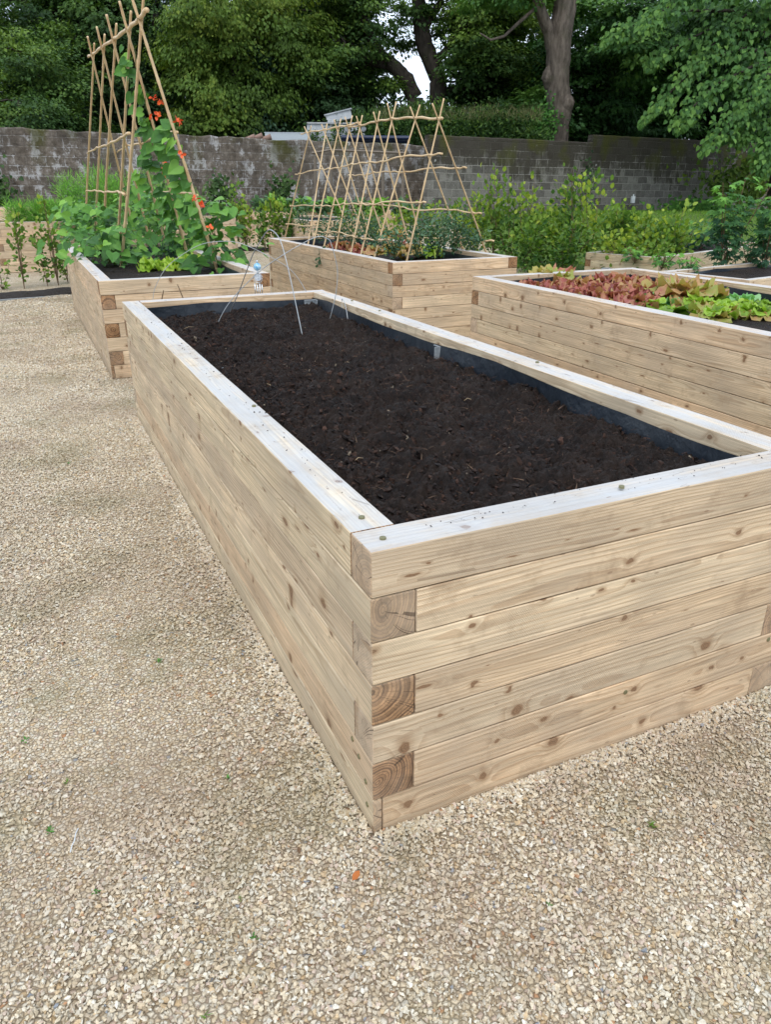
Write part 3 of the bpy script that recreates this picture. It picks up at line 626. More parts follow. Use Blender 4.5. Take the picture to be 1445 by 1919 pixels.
for (a, c, lb) in (((296, 589), (306, 544), 'short brown stick upright in the far left bed corner'), ((352, 585), (332, 533), 'longer grey stick leaning against the far timber')):
    p = at(*a, .60); nn = -F2; q = onplane(c[0], c[1], p, nn); b = MB(); b.tube([p-(q-p)*.3, lerp(p, q, .5)+[.002, 0, 0], q], [.0045, .004, .003], 6)
    tag(b.build('stick', TWIG, loc=tuple(p)), lb, 'stick', 'sticks in the compost')
# wind chime hanging on the widest hoop
pc = onplane(480, 467, h3[0], h3[1]); rc = thing('wind_chime', pc, 'small silver wind chime with blue bead hanging from wire hoop', 'wind chime')
def dn(y): return onplane(482, y, pc, -F2)*[0, 0, 1]+pc*[1, 1, 0]
BEAD = simple('blue_glass_bead', (.02, .28, .55), .08, col2=(.55, .75, .85), vscale=45., spec=.8); CHR = simple('polished_tube', (.62, .64, .66), .22, .9)
DISC = simple('mother_of_pearl', (.65, .68, .70), .25, col2=(.3, .34, .4), vscale=90.)
b = MB(); b.tube([pc, dn(492)], .0009, 5); b.build('cord', STRING, rc)
def ball(b, c, r, n=14):
    P = [c+[0, 0, r*math.cos(t)] for t in np.linspace(math.pi, 0, n)]; b.tube(P, [max(1e-4, r*math.sin(t)) for t in np.linspace(math.pi, 0, n)], n)
b = MB(); ball(b, dn(500), .024); b.build('bead', BEAD, rc, True)
b = MB(); ball(b, dn(490), .008); ball(b, dn(511), .008); b.build('small_bead', CHR, rc, True)
c = dn(520); b = MB(); b.tube([c+F2*.003, c-F2*.003], [.022, .022], 20); b.build('disc', DISC, rc)
b = MB(); b.tube([c+R2*.028*math.cos(t)+np.array([0, 0, .028*math.sin(t)-.004]) for t in np.linspace(0, 2*math.pi, 25)], .0018, 6); b.build('ring', CHR, rc, True)
for k, (dx, y1) in enumerate(((-.022, 557), (-.007, 560), (.008, 564), (.022, 553))):
    b = MB(); e = dn(y1)+R2*dx; tp = dn(531+k % 2*2)+R2*dx; b.tube([tp, e], .0038, 8); b.tube([tp, c+R2*dx*.5], .0007, 4); b.build('tube', CHR, rc, True)
p = at(486, 582, .615); b = MB(); bm_ = rocks(1, 12, 77)[0]; b.add(p+bm_[0]*.022, [tuple(f) for f in bm_[1]])
tag(b.build('glass_stone', CHR, loc=tuple(p)), 'small glinting glass stone on the compost below the wind chime', 'glass stone')
# galvanised brackets holding the lining
def bracket(x, y, z, w_, h_, label, inward):
    p = at(x, y, z); inward = np.array(inward, float); t = np.array([-inward[1], inward[0], 0]); b = MB()
    ax = Matrix(((t[0], inward[0], 0, p[0]), (t[1], inward[1], 0, p[1]), (0, 0, 1, p[2]), (0, 0, 0, 1)))
    b.box((-w_/2, 0, -h_), (w_/2, .003, h_*.45), 0, ax); b.box((w_/2-.003, .0035, -h_), (w_/2, .035, h_*.45), 0, ax); b.box((-w_/2, .0035, h_*.45-.003), (w_/2-.0035, .012, h_*.45), 0, ax)
    tag(b.build('bracket', GALV, loc=tuple(p)), label, 'bracket', 'galvanised brackets in the beds')
bracket(822, 657, .635, .055, .05, 'grey metal bracket halfway along the right lining', (-1, 0, 0))
bracket(581, 570, .64, .075, .06, 'largest grey metal bracket in the far right corner', (0, -1, 0))
bracket(414, 698, .60, .045, .035, 'grey metal bracket tip just showing beside the left timber', (1, 0, 0))
bracket(1133, 508, .64, .07, .06, 'grey metal bracket in the far corner of the lettuce bed', (0, -1, 0))

# ------------------------------------------------------------------ bamboo
def cane(root, a, c, r0=.013, r1=.009, bend=.01, name='cane', nodes=True):
    a = np.array(a); c = np.array(c); L = np.linalg.norm(c-a); n = max(8, int(L/.03)); P = []; R = []; ph = random.random()*.2; bd = np.array([random.uniform(-1, 1), random.uniform(-1, 1), random.uniform(-.5, .5)])*bend
    for i in range(n+1):
        t = i/n; d = (t*L+ph) % .24; P.append(a+(c-a)*t+bd*math.sin(math.pi*t)+.3*bd*math.sin(5*t+ph*9)); R.append((r0*(1-t)+r1*t)*(1.22 if (nodes and d < .03) else 1.))
    b = MB(); b.tube(P, R, 7); return b.build(name, CANE, root, True)
def rail(root, P, r=.011, name='rail'):
    P = [np.array(p) for p in P]; Q = []
    for i in range(len(P)-1):
        n = 6
        for k in range(n): Q.append(lerp(P[i], P[i+1], k/n)+np.array([0, 0, 1])*.006*math.sin(i*3+k*1.1)+R2*.003*math.cos(k*2.3+i))
    Q.append(P[-1]); b = MB(); b.tube(Q, [r*(1-.25*i/len(Q))*(1.15 if i % 5 == 0 else 1) for i in range(len(Q))], 7); return b.build(name, CANE, root, True)
def tie(root, p, r=.02):
    b = MB()
    for k in range(3):
        c = p+np.array([0, 0, (k-1)*.006]); b.tube([c+R2*r*math.cos(t)+F2*r*math.sin(t)+np.array([0, 0, .006*math.sin(2*t+k)]) for t in np.linspace(0, 6.283, 13)], .002, 4)
    b.build('tie', STRING, root)
# tall bean frame in bed 2
XR = .60; pr = np.array([XR, 0, 0]); nx = np.array([1., 0, 0])
cr = [(262, 36), (240, 55), (213, 72), (192, 88), (173, 101)]                       # crossings, near to far
tr = thing('bean_frame', (XR, 5.6, .66), 'tall narrow frame of bamboo canes with beans climbing it', 'cane frame')
lf = [(224, 492), (217, 470), (201, 455), (188, 445), (175, 435)]
rf = [(437, 500), (405, 478), (385, 462), (365, 450), (340, 440)]
tl = [(268, 8), (238, 12), (213, 50), (197, 30), (174, 60)]; trr = [(249, 0), (210, 2), (194, 38), (162, 34), (163, 80)]
BX = []; Lc = []; Rc = []
for k in range(5):
    C = onplane(*cr[k], pr, nx); l = at(*lf[k], .64); r = at(*rf[k], .64)
    l[0] = np.clip(l[0], .12, .5); r[0] = np.clip(r[0], .75, 1.1); 
    e1 = .16; e2 = .2
    Lc.append((l, C+(C-l)/np.linalg.norm(C-l)*e1+[.012, 0, 0])); Rc.append((r, C+(C-r)/np.linalg.norm(C-r)*e2-[.012, 0, 0])); BX.append(C)
    cane(tr, l-[0, 0, .06], Lc[-1][1], .0150, .010); cane(tr, r-[0, 0, .06], Rc[-1][1], .0145, .010); tie(tr, C, .024)
rail(tr, [BX[0]+(BX[0]-BX[1])*.5+[0, 0, .02], BX[0]+[0, 0, .012], BX[1], BX[2], BX[3], BX[4], BX[4]+(BX[4]-BX[3])*.5], .016, 'ridge_pole')
def along(pair, z):
    a, c = pair; return a+(c-a)*((z-a[2])/(c[2]-a[2]))
for z, ks in ((1.72, 5), (1.25, 5)):
    rail(tr, [along(q, z+.02*(i % 2))-[.018, 0, 0] for i, q in enumerate(Lc[:ks])], .012); rail(tr, [along(q, z+.03*(i % 2))+[.018, 0, 0] for i, q in enumerate(Rc[:ks])], .011)
rail(tr, [along(q, .92)-[.018, 0, 0] for q in Lc], .011)
# wide lattice in bed 3
XR3 = 3.09; pr3 = np.array([XR3, 0, 0])
fr3 = thing('cane_lattice', (XR3, 6.9, .7), 'wide low lattice of crossed bamboo canes over peas and red lettuce', 'cane frame')
cx = [(822, 222), (778, 221), (734, 222), (706, 228), (674, 235), (654, 239), (633, 243), (609, 247), (578, 252)]
L3 = []; R3 = []; C3 = [onplane(x, y, pr3, nx) for x, y in cx]
yl = np.linspace(at(762, 484, .66)[1], 8.45, 9)+RS.uniform(-.10, .10, 9); yr = np.linspace(at(911, 473, .66)[1], 8.4, 9)+RS.uniform(-.10, .10, 9)
for k in range(9):
    C = C3[k]; l = np.array([2.72, yl[k], .68]); r = np.array([3.52, yr[k], .68])
    if k == 0: l = at(763, 486, .66); r = at(911, 473, .66)
    if k == 1: r = at(871, 472, .66)
    if k == 8: l = at(536, 436, .70)
    u1 = (C-l)/np.linalg.norm(C-l); u2 = (C-r)/np.linalg.norm(C-r); ex = .09+.07*random.random()+(.02 if k < 3 else 0)
    L3.append((l, C+u1*ex+[.009, 0, 0])); R3.append((r, C+u2*ex*.9-[.009, 0, 0]))
    cane(fr3, l-u1*.08, L3[-1][1], .0100, .0068); cane(fr3, r-u2*.08, R3[-1][1], .0098, .0068)
    if k < 6: tie(fr3, C, .018)
rail(fr3, [C3[0]+(C3[0]-C3[1])*.15]+C3[:6], .0115, 'ridge_pole'); rail(fr3, [C3[4]+[0, .0, .025]]+[c+[0, 0, .025] for c in C3[5:]]+[C3[8]+(C3[8]-C3[7])*.5+[0, 0, .02]], .010, 'ridge_pole')
def rl(pairs, z0, z1, sx, ks, ext=.25, r=.0085):
    P = [along(pairs[k], z0+(z1-z0)*i/(len(ks)-1)+.012*math.sin(k*2.1))+[sx, 0, 0] for i, k in enumerate(ks)]
    rail(fr3, [P[0]+(P[0]-P[1])/np.linalg.norm(P[0]-P[1])*ext]+P+[P[-1]+(P[-1]-P[-2])/np.linalg.norm(P[-1]-P[-2])*ext], r)
rl(L3, 1.60, 1.50, -.018, list(range(0, 9)), .2); rl(R3, 1.50, 1.46, .018, list(range(0, 7)), .14)
rl(L3, 1.20, 1.10, -.018, list(range(0, 9)), .1); rl(R3, 1.10, 1.16, .018, list(range(0, 7)), .10)
rl(L3, .84, .86, -.018, list(range(1, 6)), .25); rl(L3, .88, .86, -.018, [7, 8], .1); rl(R3, .83, .84, .018, list(range(0, 4)), .12)

# ------------------------------------------------------------------ plants
def stems(root, base, tops, r=.004, mat=None, name='stem', wob=.02):
    b = MB()
    for t in tops:
        t = np.array(t); m = lerp(base, t, .5)+np.array([random.uniform(-wob, wob), random.uniform(-wob, wob), 0]); b.tube([base, m, t], [r, r*.8, r*.4], 5)
    return b.build(name, mat or STEM, root)
def flower(root, p, s=.03):
    lv = LV(); n = 9; lv.add(OVAL, p+RS.normal(size=(n, 3))*s*.24, rnd_dir(n), rnd_dir(n), s*(.6+.6*RS.rand(n)), RS.rand(n), 1.3)
    return lv.build('flower', FLOW, root)
def bean(root_pt, label, zs, n, cane_pair=None, climb=0, flowers=(), rad=.2, climb_rng=(.9, 2.), vis=True):
    rt = thing('runner_bean', root_pt, label, 'bean plant', 'runner beans in the left bed'); lv = LV(); base = np.array(root_pt)
    h = RS.rand(n)**1.2; P = base+np.stack([RS.normal(size=n)*rad*(1-.4*h), RS.normal(size=n)*rad*1.1*(1-.4*h), zs[0]+h*(zs[1]-zs[0])], 1)
    out = P-base; out[:, 2] = 0; A = nrm(nrm(out)+rnd_dir(n)*.7+[0, 0, -.35]); N = nrm(nrm(out)*.6+np.array([-.25, -.55, .9])+rnd_dir(n)*.45)
    lv.add(HEART, P, A, N, (.045+.095*RS.rand(n)**1.3), np.clip(.35+.3*RS.normal(size=n)+.25*h, 0, 1))
    if climb:
        a, c = cane_pair; zz = climb_rng[0]+(climb_rng[1]-climb_rng[0])*RS.rand(climb)**1.35; tt = ((zz-a[2])/(c[2]-a[2]))[:, None]; q = a+(c-a)*tt
        o = rnd_dir(climb)*np.array([.055, .05, .03])*(1.7-1.0*tt)+[-.045, .045, 0]; A = nrm(nrm(o)+[0, 0, -.55]+rnd_dir(climb)*.4); N = nrm(np.array([-.3, -.7, .6])+rnd_dir(climb)*.5)
        lv.add(HEART, q+o, A, N, .05+.085*RS.rand(climb), np.clip(.5+.3*RS.normal(size=climb), 0, 1))
    lv.build('foliage', BEAN, rt)
    stems(rt, base, [P[i] for i in range(0, n, 5)][:22], .003)
    if cane_pair is not None:
        a, c = cane_pair; hi = climb_rng[1] if climb else 1.45; b = MB(); pts = []
        for t in np.linspace(0, 1, 70):
            z = .66+(hi-.66)*t; q = a+(c-a)*((z-a[2])/(c[2]-a[2])); an = z*24; pts.append(q+np.array([math.cos(an), math.sin(an), 0])*.019)
        b.tube(pts, .003, 5); b.build('stem', STEM, rt)
    for f in flowers: flower(rt, f, .034)
names = ['nearest', 'second', 'middle', 'fourth', 'farthest']
plR = nrm(np.cross(Rc[0][1]-Rc[0][0], Rc[4][0]-Rc[0][0])); fl = [(293, 183), (307, 187), (287, 217), (278, 228), (303, 216), (343, 226), (311, 258), (346, 288), (313, 301), (313, 319), (346, 327), (384, 380), (398, 422), (371, 370), (280, 415), (318, 326)]
FL = [onplane(x, y, Rc[0][0], plR)-plR*np.sign(plR@(-nx))*(-.03) for x, y in fl]
for k in range(5):
    bean(Lc[k][0]*[1, 1, 0]+[-.10, .06, .62+.005], 'low bushy bean plant at the %s left cane of the tall frame' % names[k], (.02, .50 if k else .34), 190 if k < 3 else 110, Lc[k], 0, rad=.21)
    cl = (62, 110, 30, 15, 0)[k]; rng = ((.95, 1.75), (1.0, 2.45), (.95, 1.6), (.9, 1.35), (.9, 1.2))[k]
    lab = ('runner bean with scarlet flowers on the %s right cane' if k < 2 else 'leafy runner bean filling round the %s right cane') % names[k]
    bean(Rc[k][0]*[1, 1, 0]+[.02, .10, .62+.01], lab, (.02, .58), 180 if k < 3 else 120, Rc[k], cl, [f for i, f in enumerate(FL) if i % 2 == k] if k < 2 else (), rad=.155, climb_rng=rng)
# lettuces
def frill(root, base, n, L, W_, mat, tint, curl=.5, ruff=.25, name='leaf_head', upright=.9, seed=0, spread=1.):
    V = []; F = []; T = []; r = np.random.RandomState(seed+5); nu, nv = 8, 9; o = 0
    for k in range(n):
        an = k*2.4+r.rand()*.4; f = k/n; l = L*(.55+.5*f)*(.85+.3*r.rand()); wd = W_*(.55+.5*f)*(.85+.3*r.rand()); el = upright*(1-f)+(.38*f)+r.normal()*.1
        d = np.array([math.cos(an), math.sin(an), 0]); sd_ = np.array([-d[1], d[0], 0]); ph = r.rand()*6; tn = tint+r.normal()*.16
        for i in range(nu):
            u = i/(nu-1); e = el*1.5-u*curl*(1+.6*f); cx_ = spread*l*u*math.cos(max(-.3, e*.9)); cz = l*u*math.sin(max(-.2, e*.9))*.85
            wu = wd*(math.sin(min(1, u*1.08+.12)*math.pi*.62))**.8
            for j in range(nv):
                v = j/(nv-1)*2-1; rf_ = ruff*wd*abs(v)**2*math.sin(ph+9*u+v*7+j*2.4)*u; tip = -.10*l*v*v*u
                V.append(base+d*(cx_+tip+rf_*.3)+sd_*v*wu*.5+np.array([0, 0, cz+.22*wd*v*v*(1-u*.4)+rf_])); T.append(np.clip(tn+.2*u*abs(v)-.1+.15*r.normal()*.5, 0, 1))
        for i in range(nu-1):
            for j in range(nv-1): q = o+i*nv+j; F.append((q, q+1, q+nv+1, q+nv))
        o += nu*nv
    return link_np(name, np.array(V), np.array(F), {'tint': np.array(T)}, [mat], root, True)
def lettuce(px, py, z, label, kind, size=1., seed=0, grp='lettuces in the right bed', name='lettuce'):
    p = at(px, py, z); rt = thing(name, p, label, 'lettuce', grp)
    if kind == 'red': frill(rt, p, 15, .15*size, .13*size, REDL, .26+.15*(seed % 3)/2, .9, .38, 'leaves', .75, seed)
    elif kind == 'bronze': frill(rt, p, 14, .19*size, .13*size, REDL, .72, .55, .3, 'leaves', 1.0, seed)
    elif kind == 'green': frill(rt, p, 10, .17*size, .14*size, GRNL, .38, .85, .16, 'leaves', .8, seed)
    elif kind == 'bright': frill(rt, p, 14, .15*size, .14*size, GRNL, .7, .8, .4, 'leaves', .9, seed)
    elif kind == 'savoy': frill(rt, p, 12, .18*size, .17*size, PALEL, .5, .9, .3, 'leaves', .7, seed)
    elif kind == 'mottle': frill(rt, p, 10, .17*size, .13*size, REDL, .8, .7, .3, 'leaves', .8, seed); 
    if kind == 'mottle': frill(rt, p+np.array([0, 0, .02]), 6, .13*size, .12*size, GRNL, .5, .6, .2, 'heart', 1., seed+1)
reds = [(1005, 538), (1040, 528), (1078, 536), (1100, 556), (1128, 543), (1150, 560), (1172, 545), (1190, 566), (1205, 548), (1232, 558), (1262, 552), (1292, 560), (1058, 552), (1140, 530), (1180, 531)]
rl_ = ['first red frilly lettuce by the far left corner of the lettuce bed', 'tall bronze green lettuce standing up at the bed corner', 'dark red frilly lettuce just right of the tall bronze one', 'front red lettuce against the near timber, left of the row',
       'dense red lettuce left of the centre of the red block', 'front red lettuce at the middle of the near timber', 'brightest red frilly lettuce in the middle of the block', 'front red lettuce nearest the first green lettuce', 'red lettuce right of the brightest red head',
       'brownish red lettuce behind the first green heads', 'olive red lettuce behind the second green head', 'last red brown lettuce before the savoy', 'low red lettuce between the corner heads and near timber', 'small red lettuce at the back lining, left', 'small red lettuce at the back lining, right']
for i, (x, y) in enumerate(reds): lettuce(x, y+3, .61, rl_[i], 'bronze' if i in (1, 10, 11) else 'red', 1.35 if i == 1 else (1.3+.14*(i % 3)), i)
gr = [(1213, 574, 'green'), (1262, 588, 'green'), (1240, 569, 'savoy'), (1328, 568, 'green'), (1352, 586, 'mottle'), (1392, 566, 'savoy'), (1412, 574, 'green'), (1340, 598, 'mottle'), (1404, 594, 'mottle'), (1448, 577, 'green'), (1305, 576, 'mottle'), (1432, 597, 'mottle'), (1372, 578, 'green')]
gl = ['first upright green lettuce after the red block', 'broad dark olive and green lettuce touching the near timber', 'pale crinkled green head between two upright greens', 'bright green upright lettuce in the back green row', 'speckled green and brown lettuce in the mid row',
      'pale blue green savoy head with white veins', 'lime green lettuce in front of the savoy head', 'small speckled lettuce closest to the near timber', 'wide speckled brown lettuce right of the small one', 'green lettuce cut by the right picture edge', 'brown speckled lettuce behind the broad dark one', 'small speckled lettuce low at the right picture edge', 'green lettuce just left of the lime green one']
for i, (x, y, k) in enumerate(gr): lettuce(x, y, .60, gl[i], k, 1.0, 40+i)
for i, (x, y, lb) in enumerate([(286, 500, 'bright lime lettuce left in the bean bed'), (330, 499, 'bright lime lettuce in the middle of the bean bed front'), (360, 490, 'upright lime lettuce at right among bean leaves')]): lettuce(x, y, .63, lb, 'bright', 1.15, 60+i, 'bright lettuces in the bean bed')
for i, (x, y, k, lb) in enumerate([(680, 470, 'red', 'dark red lettuce left of the lattice centre'), (715, 478, 'bronze', 'bronze lettuce at the near side of the lattice bed'), (745, 462, 'red', 'tall red lettuce in the lattice centre'), (640, 462, 'red', 'purple red lettuce at the left timber of the lattice bed'), (760, 476, 'bronze', 'olive lettuce by the near corner canes'), (800, 474, 'bright', 'pale green lettuce between the near lattice feet'), (735, 445, 'bronze', 'bronze lettuce deep inside the lattice')]):
    lettuce(x, y, .65, lb, k, 1.3, 80+i, 'lettuces in the lattice bed')
# pea plants, wispy blue green
def wisp(base, h, rad, n, mat, label, cat, grp, size=(.02, .045), tmpl=OVAL, name='pea_plant', tint=.5, stemn=8, smat=None, lean=(0, 0), wid=1.):
    rt = thing(name, base, label, cat, grp); b0 = np.array(base, float); lv = LV()
    tops = [b0+np.array([random.gauss(0, rad*.5)+lean[0], random.gauss(0, rad*.5)+lean[1], h*random.uniform(.6, 1)]) for _ in range(stemn)]
    k = RS.randint(0, stemn, n); t = .12+.88*RS.rand(n)**.8; q = b0+(np.array(tops)[k]-b0)*t[:, None]; P = q+RS.normal(size=(n, 3))*rad*.30*[1, 1, .6]
    A = nrm(P-b0+rnd_dir(n)*.35+[0, 0, -.05]); N = rnd_dir(n, 1.6); lv.add(tmpl, P, nrm(A*[1, 1, .55]), N, size[0]+(size[1]-size[0])*RS.rand(n), np.clip(tint+.18*RS.normal(size=n)+.35*(t-.5), 0, 1), wid)
    lv.build('foliage', mat, rt); stems(rt, b0, tops, .004 if h < 1 else .006, smat or STEM); return rt
pe = [(600, 452), (635, 458), (660, 465), (700, 474), (820, 480), (850, 476), (888, 476), (780, 482), (570, 440), (740, 484), (835, 458), (790, 452), (690, 448)]
for i, (x, y) in enumerate(pe):
    p = at(x, y, .66); wisp(p, .28+.10*(i % 3), .17, 260, BLUEL, ['wispy pea plant at the left timber, %s from the far corner', 'wispy pea plant near the front timber, %s from the far corner'][i > 3] % ['first', 'second', 'third', 'fourth', 'fifth', 'sixth', 'seventh', 'eighth', 'ninth', 'tenth', 'eleventh', 'twelfth', 'thirteenth'][i], 'pea plant', 'pea plants in the lattice bed', (.025, .05), tint=.45)
# tendril hanging outside the lattice bed
wisp(at(612, 462, .71)+[-.05, -.02, 0], -.22, .05, 45, BLUEL, 'pea shoot hanging over the left timber of the lattice bed', 'pea shoot', 'pea plants in the lattice bed', (.03, .06), tint=.5, stemn=3)
# herbs: feathery fennel and carrot tops
def feather(base, h, rad, n, label, name, cat, grp):
    rt = thing(name, base, label, cat, grp); b0 = np.array(base, float); lv = LV(); st = 12
    tops = np.array([b0+[random.gauss(0, rad*.6), random.gauss(0, rad*.5), h*random.uniform(.7, 1.)] for _ in range(st)]); k = RS.randint(0, st, n); t = .1+.9*RS.rand(n)
    q = b0+(tops[k]-b0)*t[:, None]; P = q+RS.normal(size=(n, 3))*rad*.32*(1.1-.5*t[:, None]); A = nrm(P-q+[0, 0, .35*rad]+rnd_dir(n)*.05)
    lv.add(BLADE, P, A, rnd_dir(n), .05+.07*RS.rand(n), np.clip(.45+.25*RS.normal(size=n)+.2*(t-.4), 0, 1), .10); lv.build('foliage', DILL, rt); stems(rt, b0, list(tops), .005); return rt
for i, (x, h) in enumerate([(150, .72), (185, .80), (225, .66), (265, .74), (305, .62), (345, .55)]):
    q = gp(x, 421, 12.7+.45*(x/300)); feather((q[0], q[1]+.35, .72), h*1.1, .30, 2300, 'tall feathery fennel, %s from left behind the bean canes' % ['first', 'second', 'third', 'fourth', 'fifth', 'sixth'][i], 'fennel', 'fennel', 'fennel plants in the back left bed')
for i, x in enumerate([38, 62, 86, 110, 134]):
    q = gp(x, 425, 12.6); feather((q[0], q[1]+.3, .72), .34+.03*(i % 3), .22, 1100, 'low feathery carrot tops, %s from the left picture edge' % ['first', 'second', 'third', 'fourth', 'fifth'][i], 'carrot_top', 'carrot plant', 'carrot tops in the back left bed')
# leek tops in bean bed
p = at(318, 482, .63); lv = LV(); n = 40; rt = thing('leek', p, 'pale upright leek blades behind the lime lettuces', 'leek'); lv.add(BLADE, p+RS.normal(size=(n, 3))*[.08, .05, 0], rnd_dir(n, 3.), rnd_dir(n), .16+.1*RS.rand(n), RS.rand(n)*.6, .07); lv.build('blades', BLUEL, rt)

# mulch strips with young hedging
MUL = simple('bark_mulch', (.030, .020, .014), .9, bumpn=(60., 1., .03), col2=(.012, .008, .006), vscale=70.)
def strip(a, c, wd, name='planting_strip'):
    a = np.array(a); c = np.array(c); d = nrm((c-a)*[1, 1, 0]); nn = np.array([-d[1], d[0], 0]); L = np.linalg.norm((c-a)[:2]); n = int(L/.06)
    V, F = grid(np.linspace(0, L, n), np.linspace(0, wd, 10), lambda u, v: (lambda P: np.stack([P[:, 0], P[:, 1], ter(P[:, 0], P[:, 1])+.012+.05*np.sin(np.pi*v/wd)*(.5+fbm(u*6, v*6, 4))], 1))(a[None]+u[:, None]*d+v[:, None]*nn))
    o = link_np(name, V, F, None, [MUL], None, True); tag(o, kind='structure'); return a, d, nn, L
s1a = at(-120, 562, 0); s1b = at(300, 546, 0); sa = np.array([-3.2, 10.35, 0]); sb = np.array([3.0, 10.62, 0])
q1 = at(0, 600*0+567, 0); q2 = at(135, 556, 0); dq = nrm(q2-q1); A1 = q1-dq*4; A2 = q2+dq*1.3
strip(A1, A2, .42)
KERB = simple('kerb_concrete', (.30, .31, .31), .85, bumpn=(80., .5, .01))
b = MB(); nnk = np.array([dq[1], -dq[0], 0]); z0 = .0
ax = Matrix(((dq[0], -nnk[0], 0, A1[0]), (dq[1], -nnk[1], 0, A1[1]), (0, 0, 1, -.03), (0, 0, 0, 1))); b.box((0, -.05, 0), (float(np.linalg.norm(A2-A1)), -.003, .06), 0, ax)
tag(b.build('kerb', KERB, loc=tuple(A1)), kind='structure')
def sapling(px, py, h, label, n=170, rad=.16, mat=HEDGE, tint=.35, size=(.03, .055), d=None, grp='young hedge plants', stemn=5, name='hedge_sapling'):
    p = gp(px, py, d) if d else at(px, py, 0); p = np.array([p[0], p[1], float(ter(p[0], p[1]))]); wisp(p, h, rad, n, mat, label, 'hedge plant', grp, size, OVAL, name, tint, stemn, TWIG, wid=1.35)
for i, (x, y, h, lb) in enumerate([(5, 548, .45, 'smallest sapling at the left picture edge in the mulch strip'), (46, 547, 1.0, 'slender sapling in the mulch strip by the left edge'), (90, 543, .95, 'middle bushy sapling before the pale back left bed'), (110, 541, 1.15, 'tallest sapling in the mulch strip, red twigged'), (128, 538, .75, 'sapling close to the corner of the bean bed'), ]): sapling(x, y, h, lb, 120 if i else 40, .16, tint=.3, size=(.045, .085))
# second strip further back and the long bushy hedge to the right
strip(gp(425, 468, 16.6)*[1, 1, 0], gp(560, 466, 16.2)*[1, 1, 0], .5)
hx = [(415, 16.8, .9), (440, 16.5, 1.15), (462, 16.6, .95), (498, 16.2, .95), (520, 16.3, .9), (548, 16.2, .85),
      (600, 15.8, .7), (640, 15.6, .75), (690, 15.3, .8), (735, 15, .85), (775, 14.8, .9), (815, 14.5, .95), (855, 14.2, 1.0), (892, 14.0, 1.1), (925, 13.8, 1.25), (955, 13.6, 1.15), (985, 13.4, 1.1), (1015, 13.2, 1.05), (1045, 13.0, 1.1), (1075, 12.8, 1.2), (1108, 12.6, 1.15), (1140, 12.5, 1.05), (1172, 12.3, .95), (1205, 12.1, .9), (1235, 12.0, 1.0), (1262, 11.9, 1.1), (1060, 12.0, .75), (1150, 11.7, .7), (1220, 11.3, .6), (985, 12.4, .75)]
od = ['1st', '2nd', '3rd']+['%dth' % k for k in range(4, 31)]
for i, (x, d, h) in enumerate(hx):
    p = gp(x, 480, d); ytop = 0
    sapling(x, 480, h*random.uniform(.85, 1.28), 'bushy yellow green hedge plant, %s of the long hedge from left' % od[i], 370 if x > 850 else 280, .31 if x > 850 else .26, tint=(.30, .12, .50, .22, .40, .05, .55)[i % 7], size=(.05, .10), d=d, grp='bushy plants of the long hedge', stemn=7)
# cabbages on the beds near the wall
for i, x in enumerate([492, 520, 548, 576, 606, 640, 675, 712, 760]):
    q = gp(x, 397, 19.5+.02*i); wisp((q[0], q[1]+.2, .76), .28, .22, 150, BEAN if i % 2 else BLUEL, 'leafy vegetable on the bed below the wall, %s from left' % od[i], 'vegetable plant', 'vegetables on the far bed', (.10, .18), HEART, 'leafy_vegetable', .75, 7)
# currant bushes at the right
def currant(px, py, z, h, label, n=150, rad=.26, name='currant_bush', size=(.07, .13), d=None, tint=.4):
    p = at(px, py, z) if d is None else gp(px, py, d); rt = thing(name, p, label, 'fruit bush', 'currant bushes at the right'); b0 = np.array(p); lv = LV(); st = 6
    tops = np.array([b0+[random.gauss(0, rad*.45), random.gauss(0, rad*.45), h*random.uniform(.75, 1.)] for _ in range(st)]); k = RS.randint(0, st, n); t = .15+.85*RS.rand(n)**.75
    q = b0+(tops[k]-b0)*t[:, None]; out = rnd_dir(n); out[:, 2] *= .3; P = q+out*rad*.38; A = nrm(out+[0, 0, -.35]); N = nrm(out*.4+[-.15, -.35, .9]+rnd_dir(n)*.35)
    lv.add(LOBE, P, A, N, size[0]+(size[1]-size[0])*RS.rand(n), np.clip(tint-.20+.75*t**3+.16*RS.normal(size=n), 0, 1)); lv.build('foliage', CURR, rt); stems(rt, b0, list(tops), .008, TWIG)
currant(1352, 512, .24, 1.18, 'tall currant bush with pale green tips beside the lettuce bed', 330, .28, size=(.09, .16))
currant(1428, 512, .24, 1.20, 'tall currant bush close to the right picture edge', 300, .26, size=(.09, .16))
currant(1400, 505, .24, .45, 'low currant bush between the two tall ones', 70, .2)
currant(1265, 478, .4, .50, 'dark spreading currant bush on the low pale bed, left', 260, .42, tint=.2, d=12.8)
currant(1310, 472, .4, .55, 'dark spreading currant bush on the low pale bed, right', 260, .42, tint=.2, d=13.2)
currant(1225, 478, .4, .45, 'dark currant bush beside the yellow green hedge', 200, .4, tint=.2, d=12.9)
for i, (x, y) in enumerate([(1290, 512), (1240, 505), (1190, 492)]): currant(x, y, .3, .22, 'low light green plant by the low bed rim, %s from right' % od[i], 60, .2, 'ground_plant', (.06, .1), tint=.7)

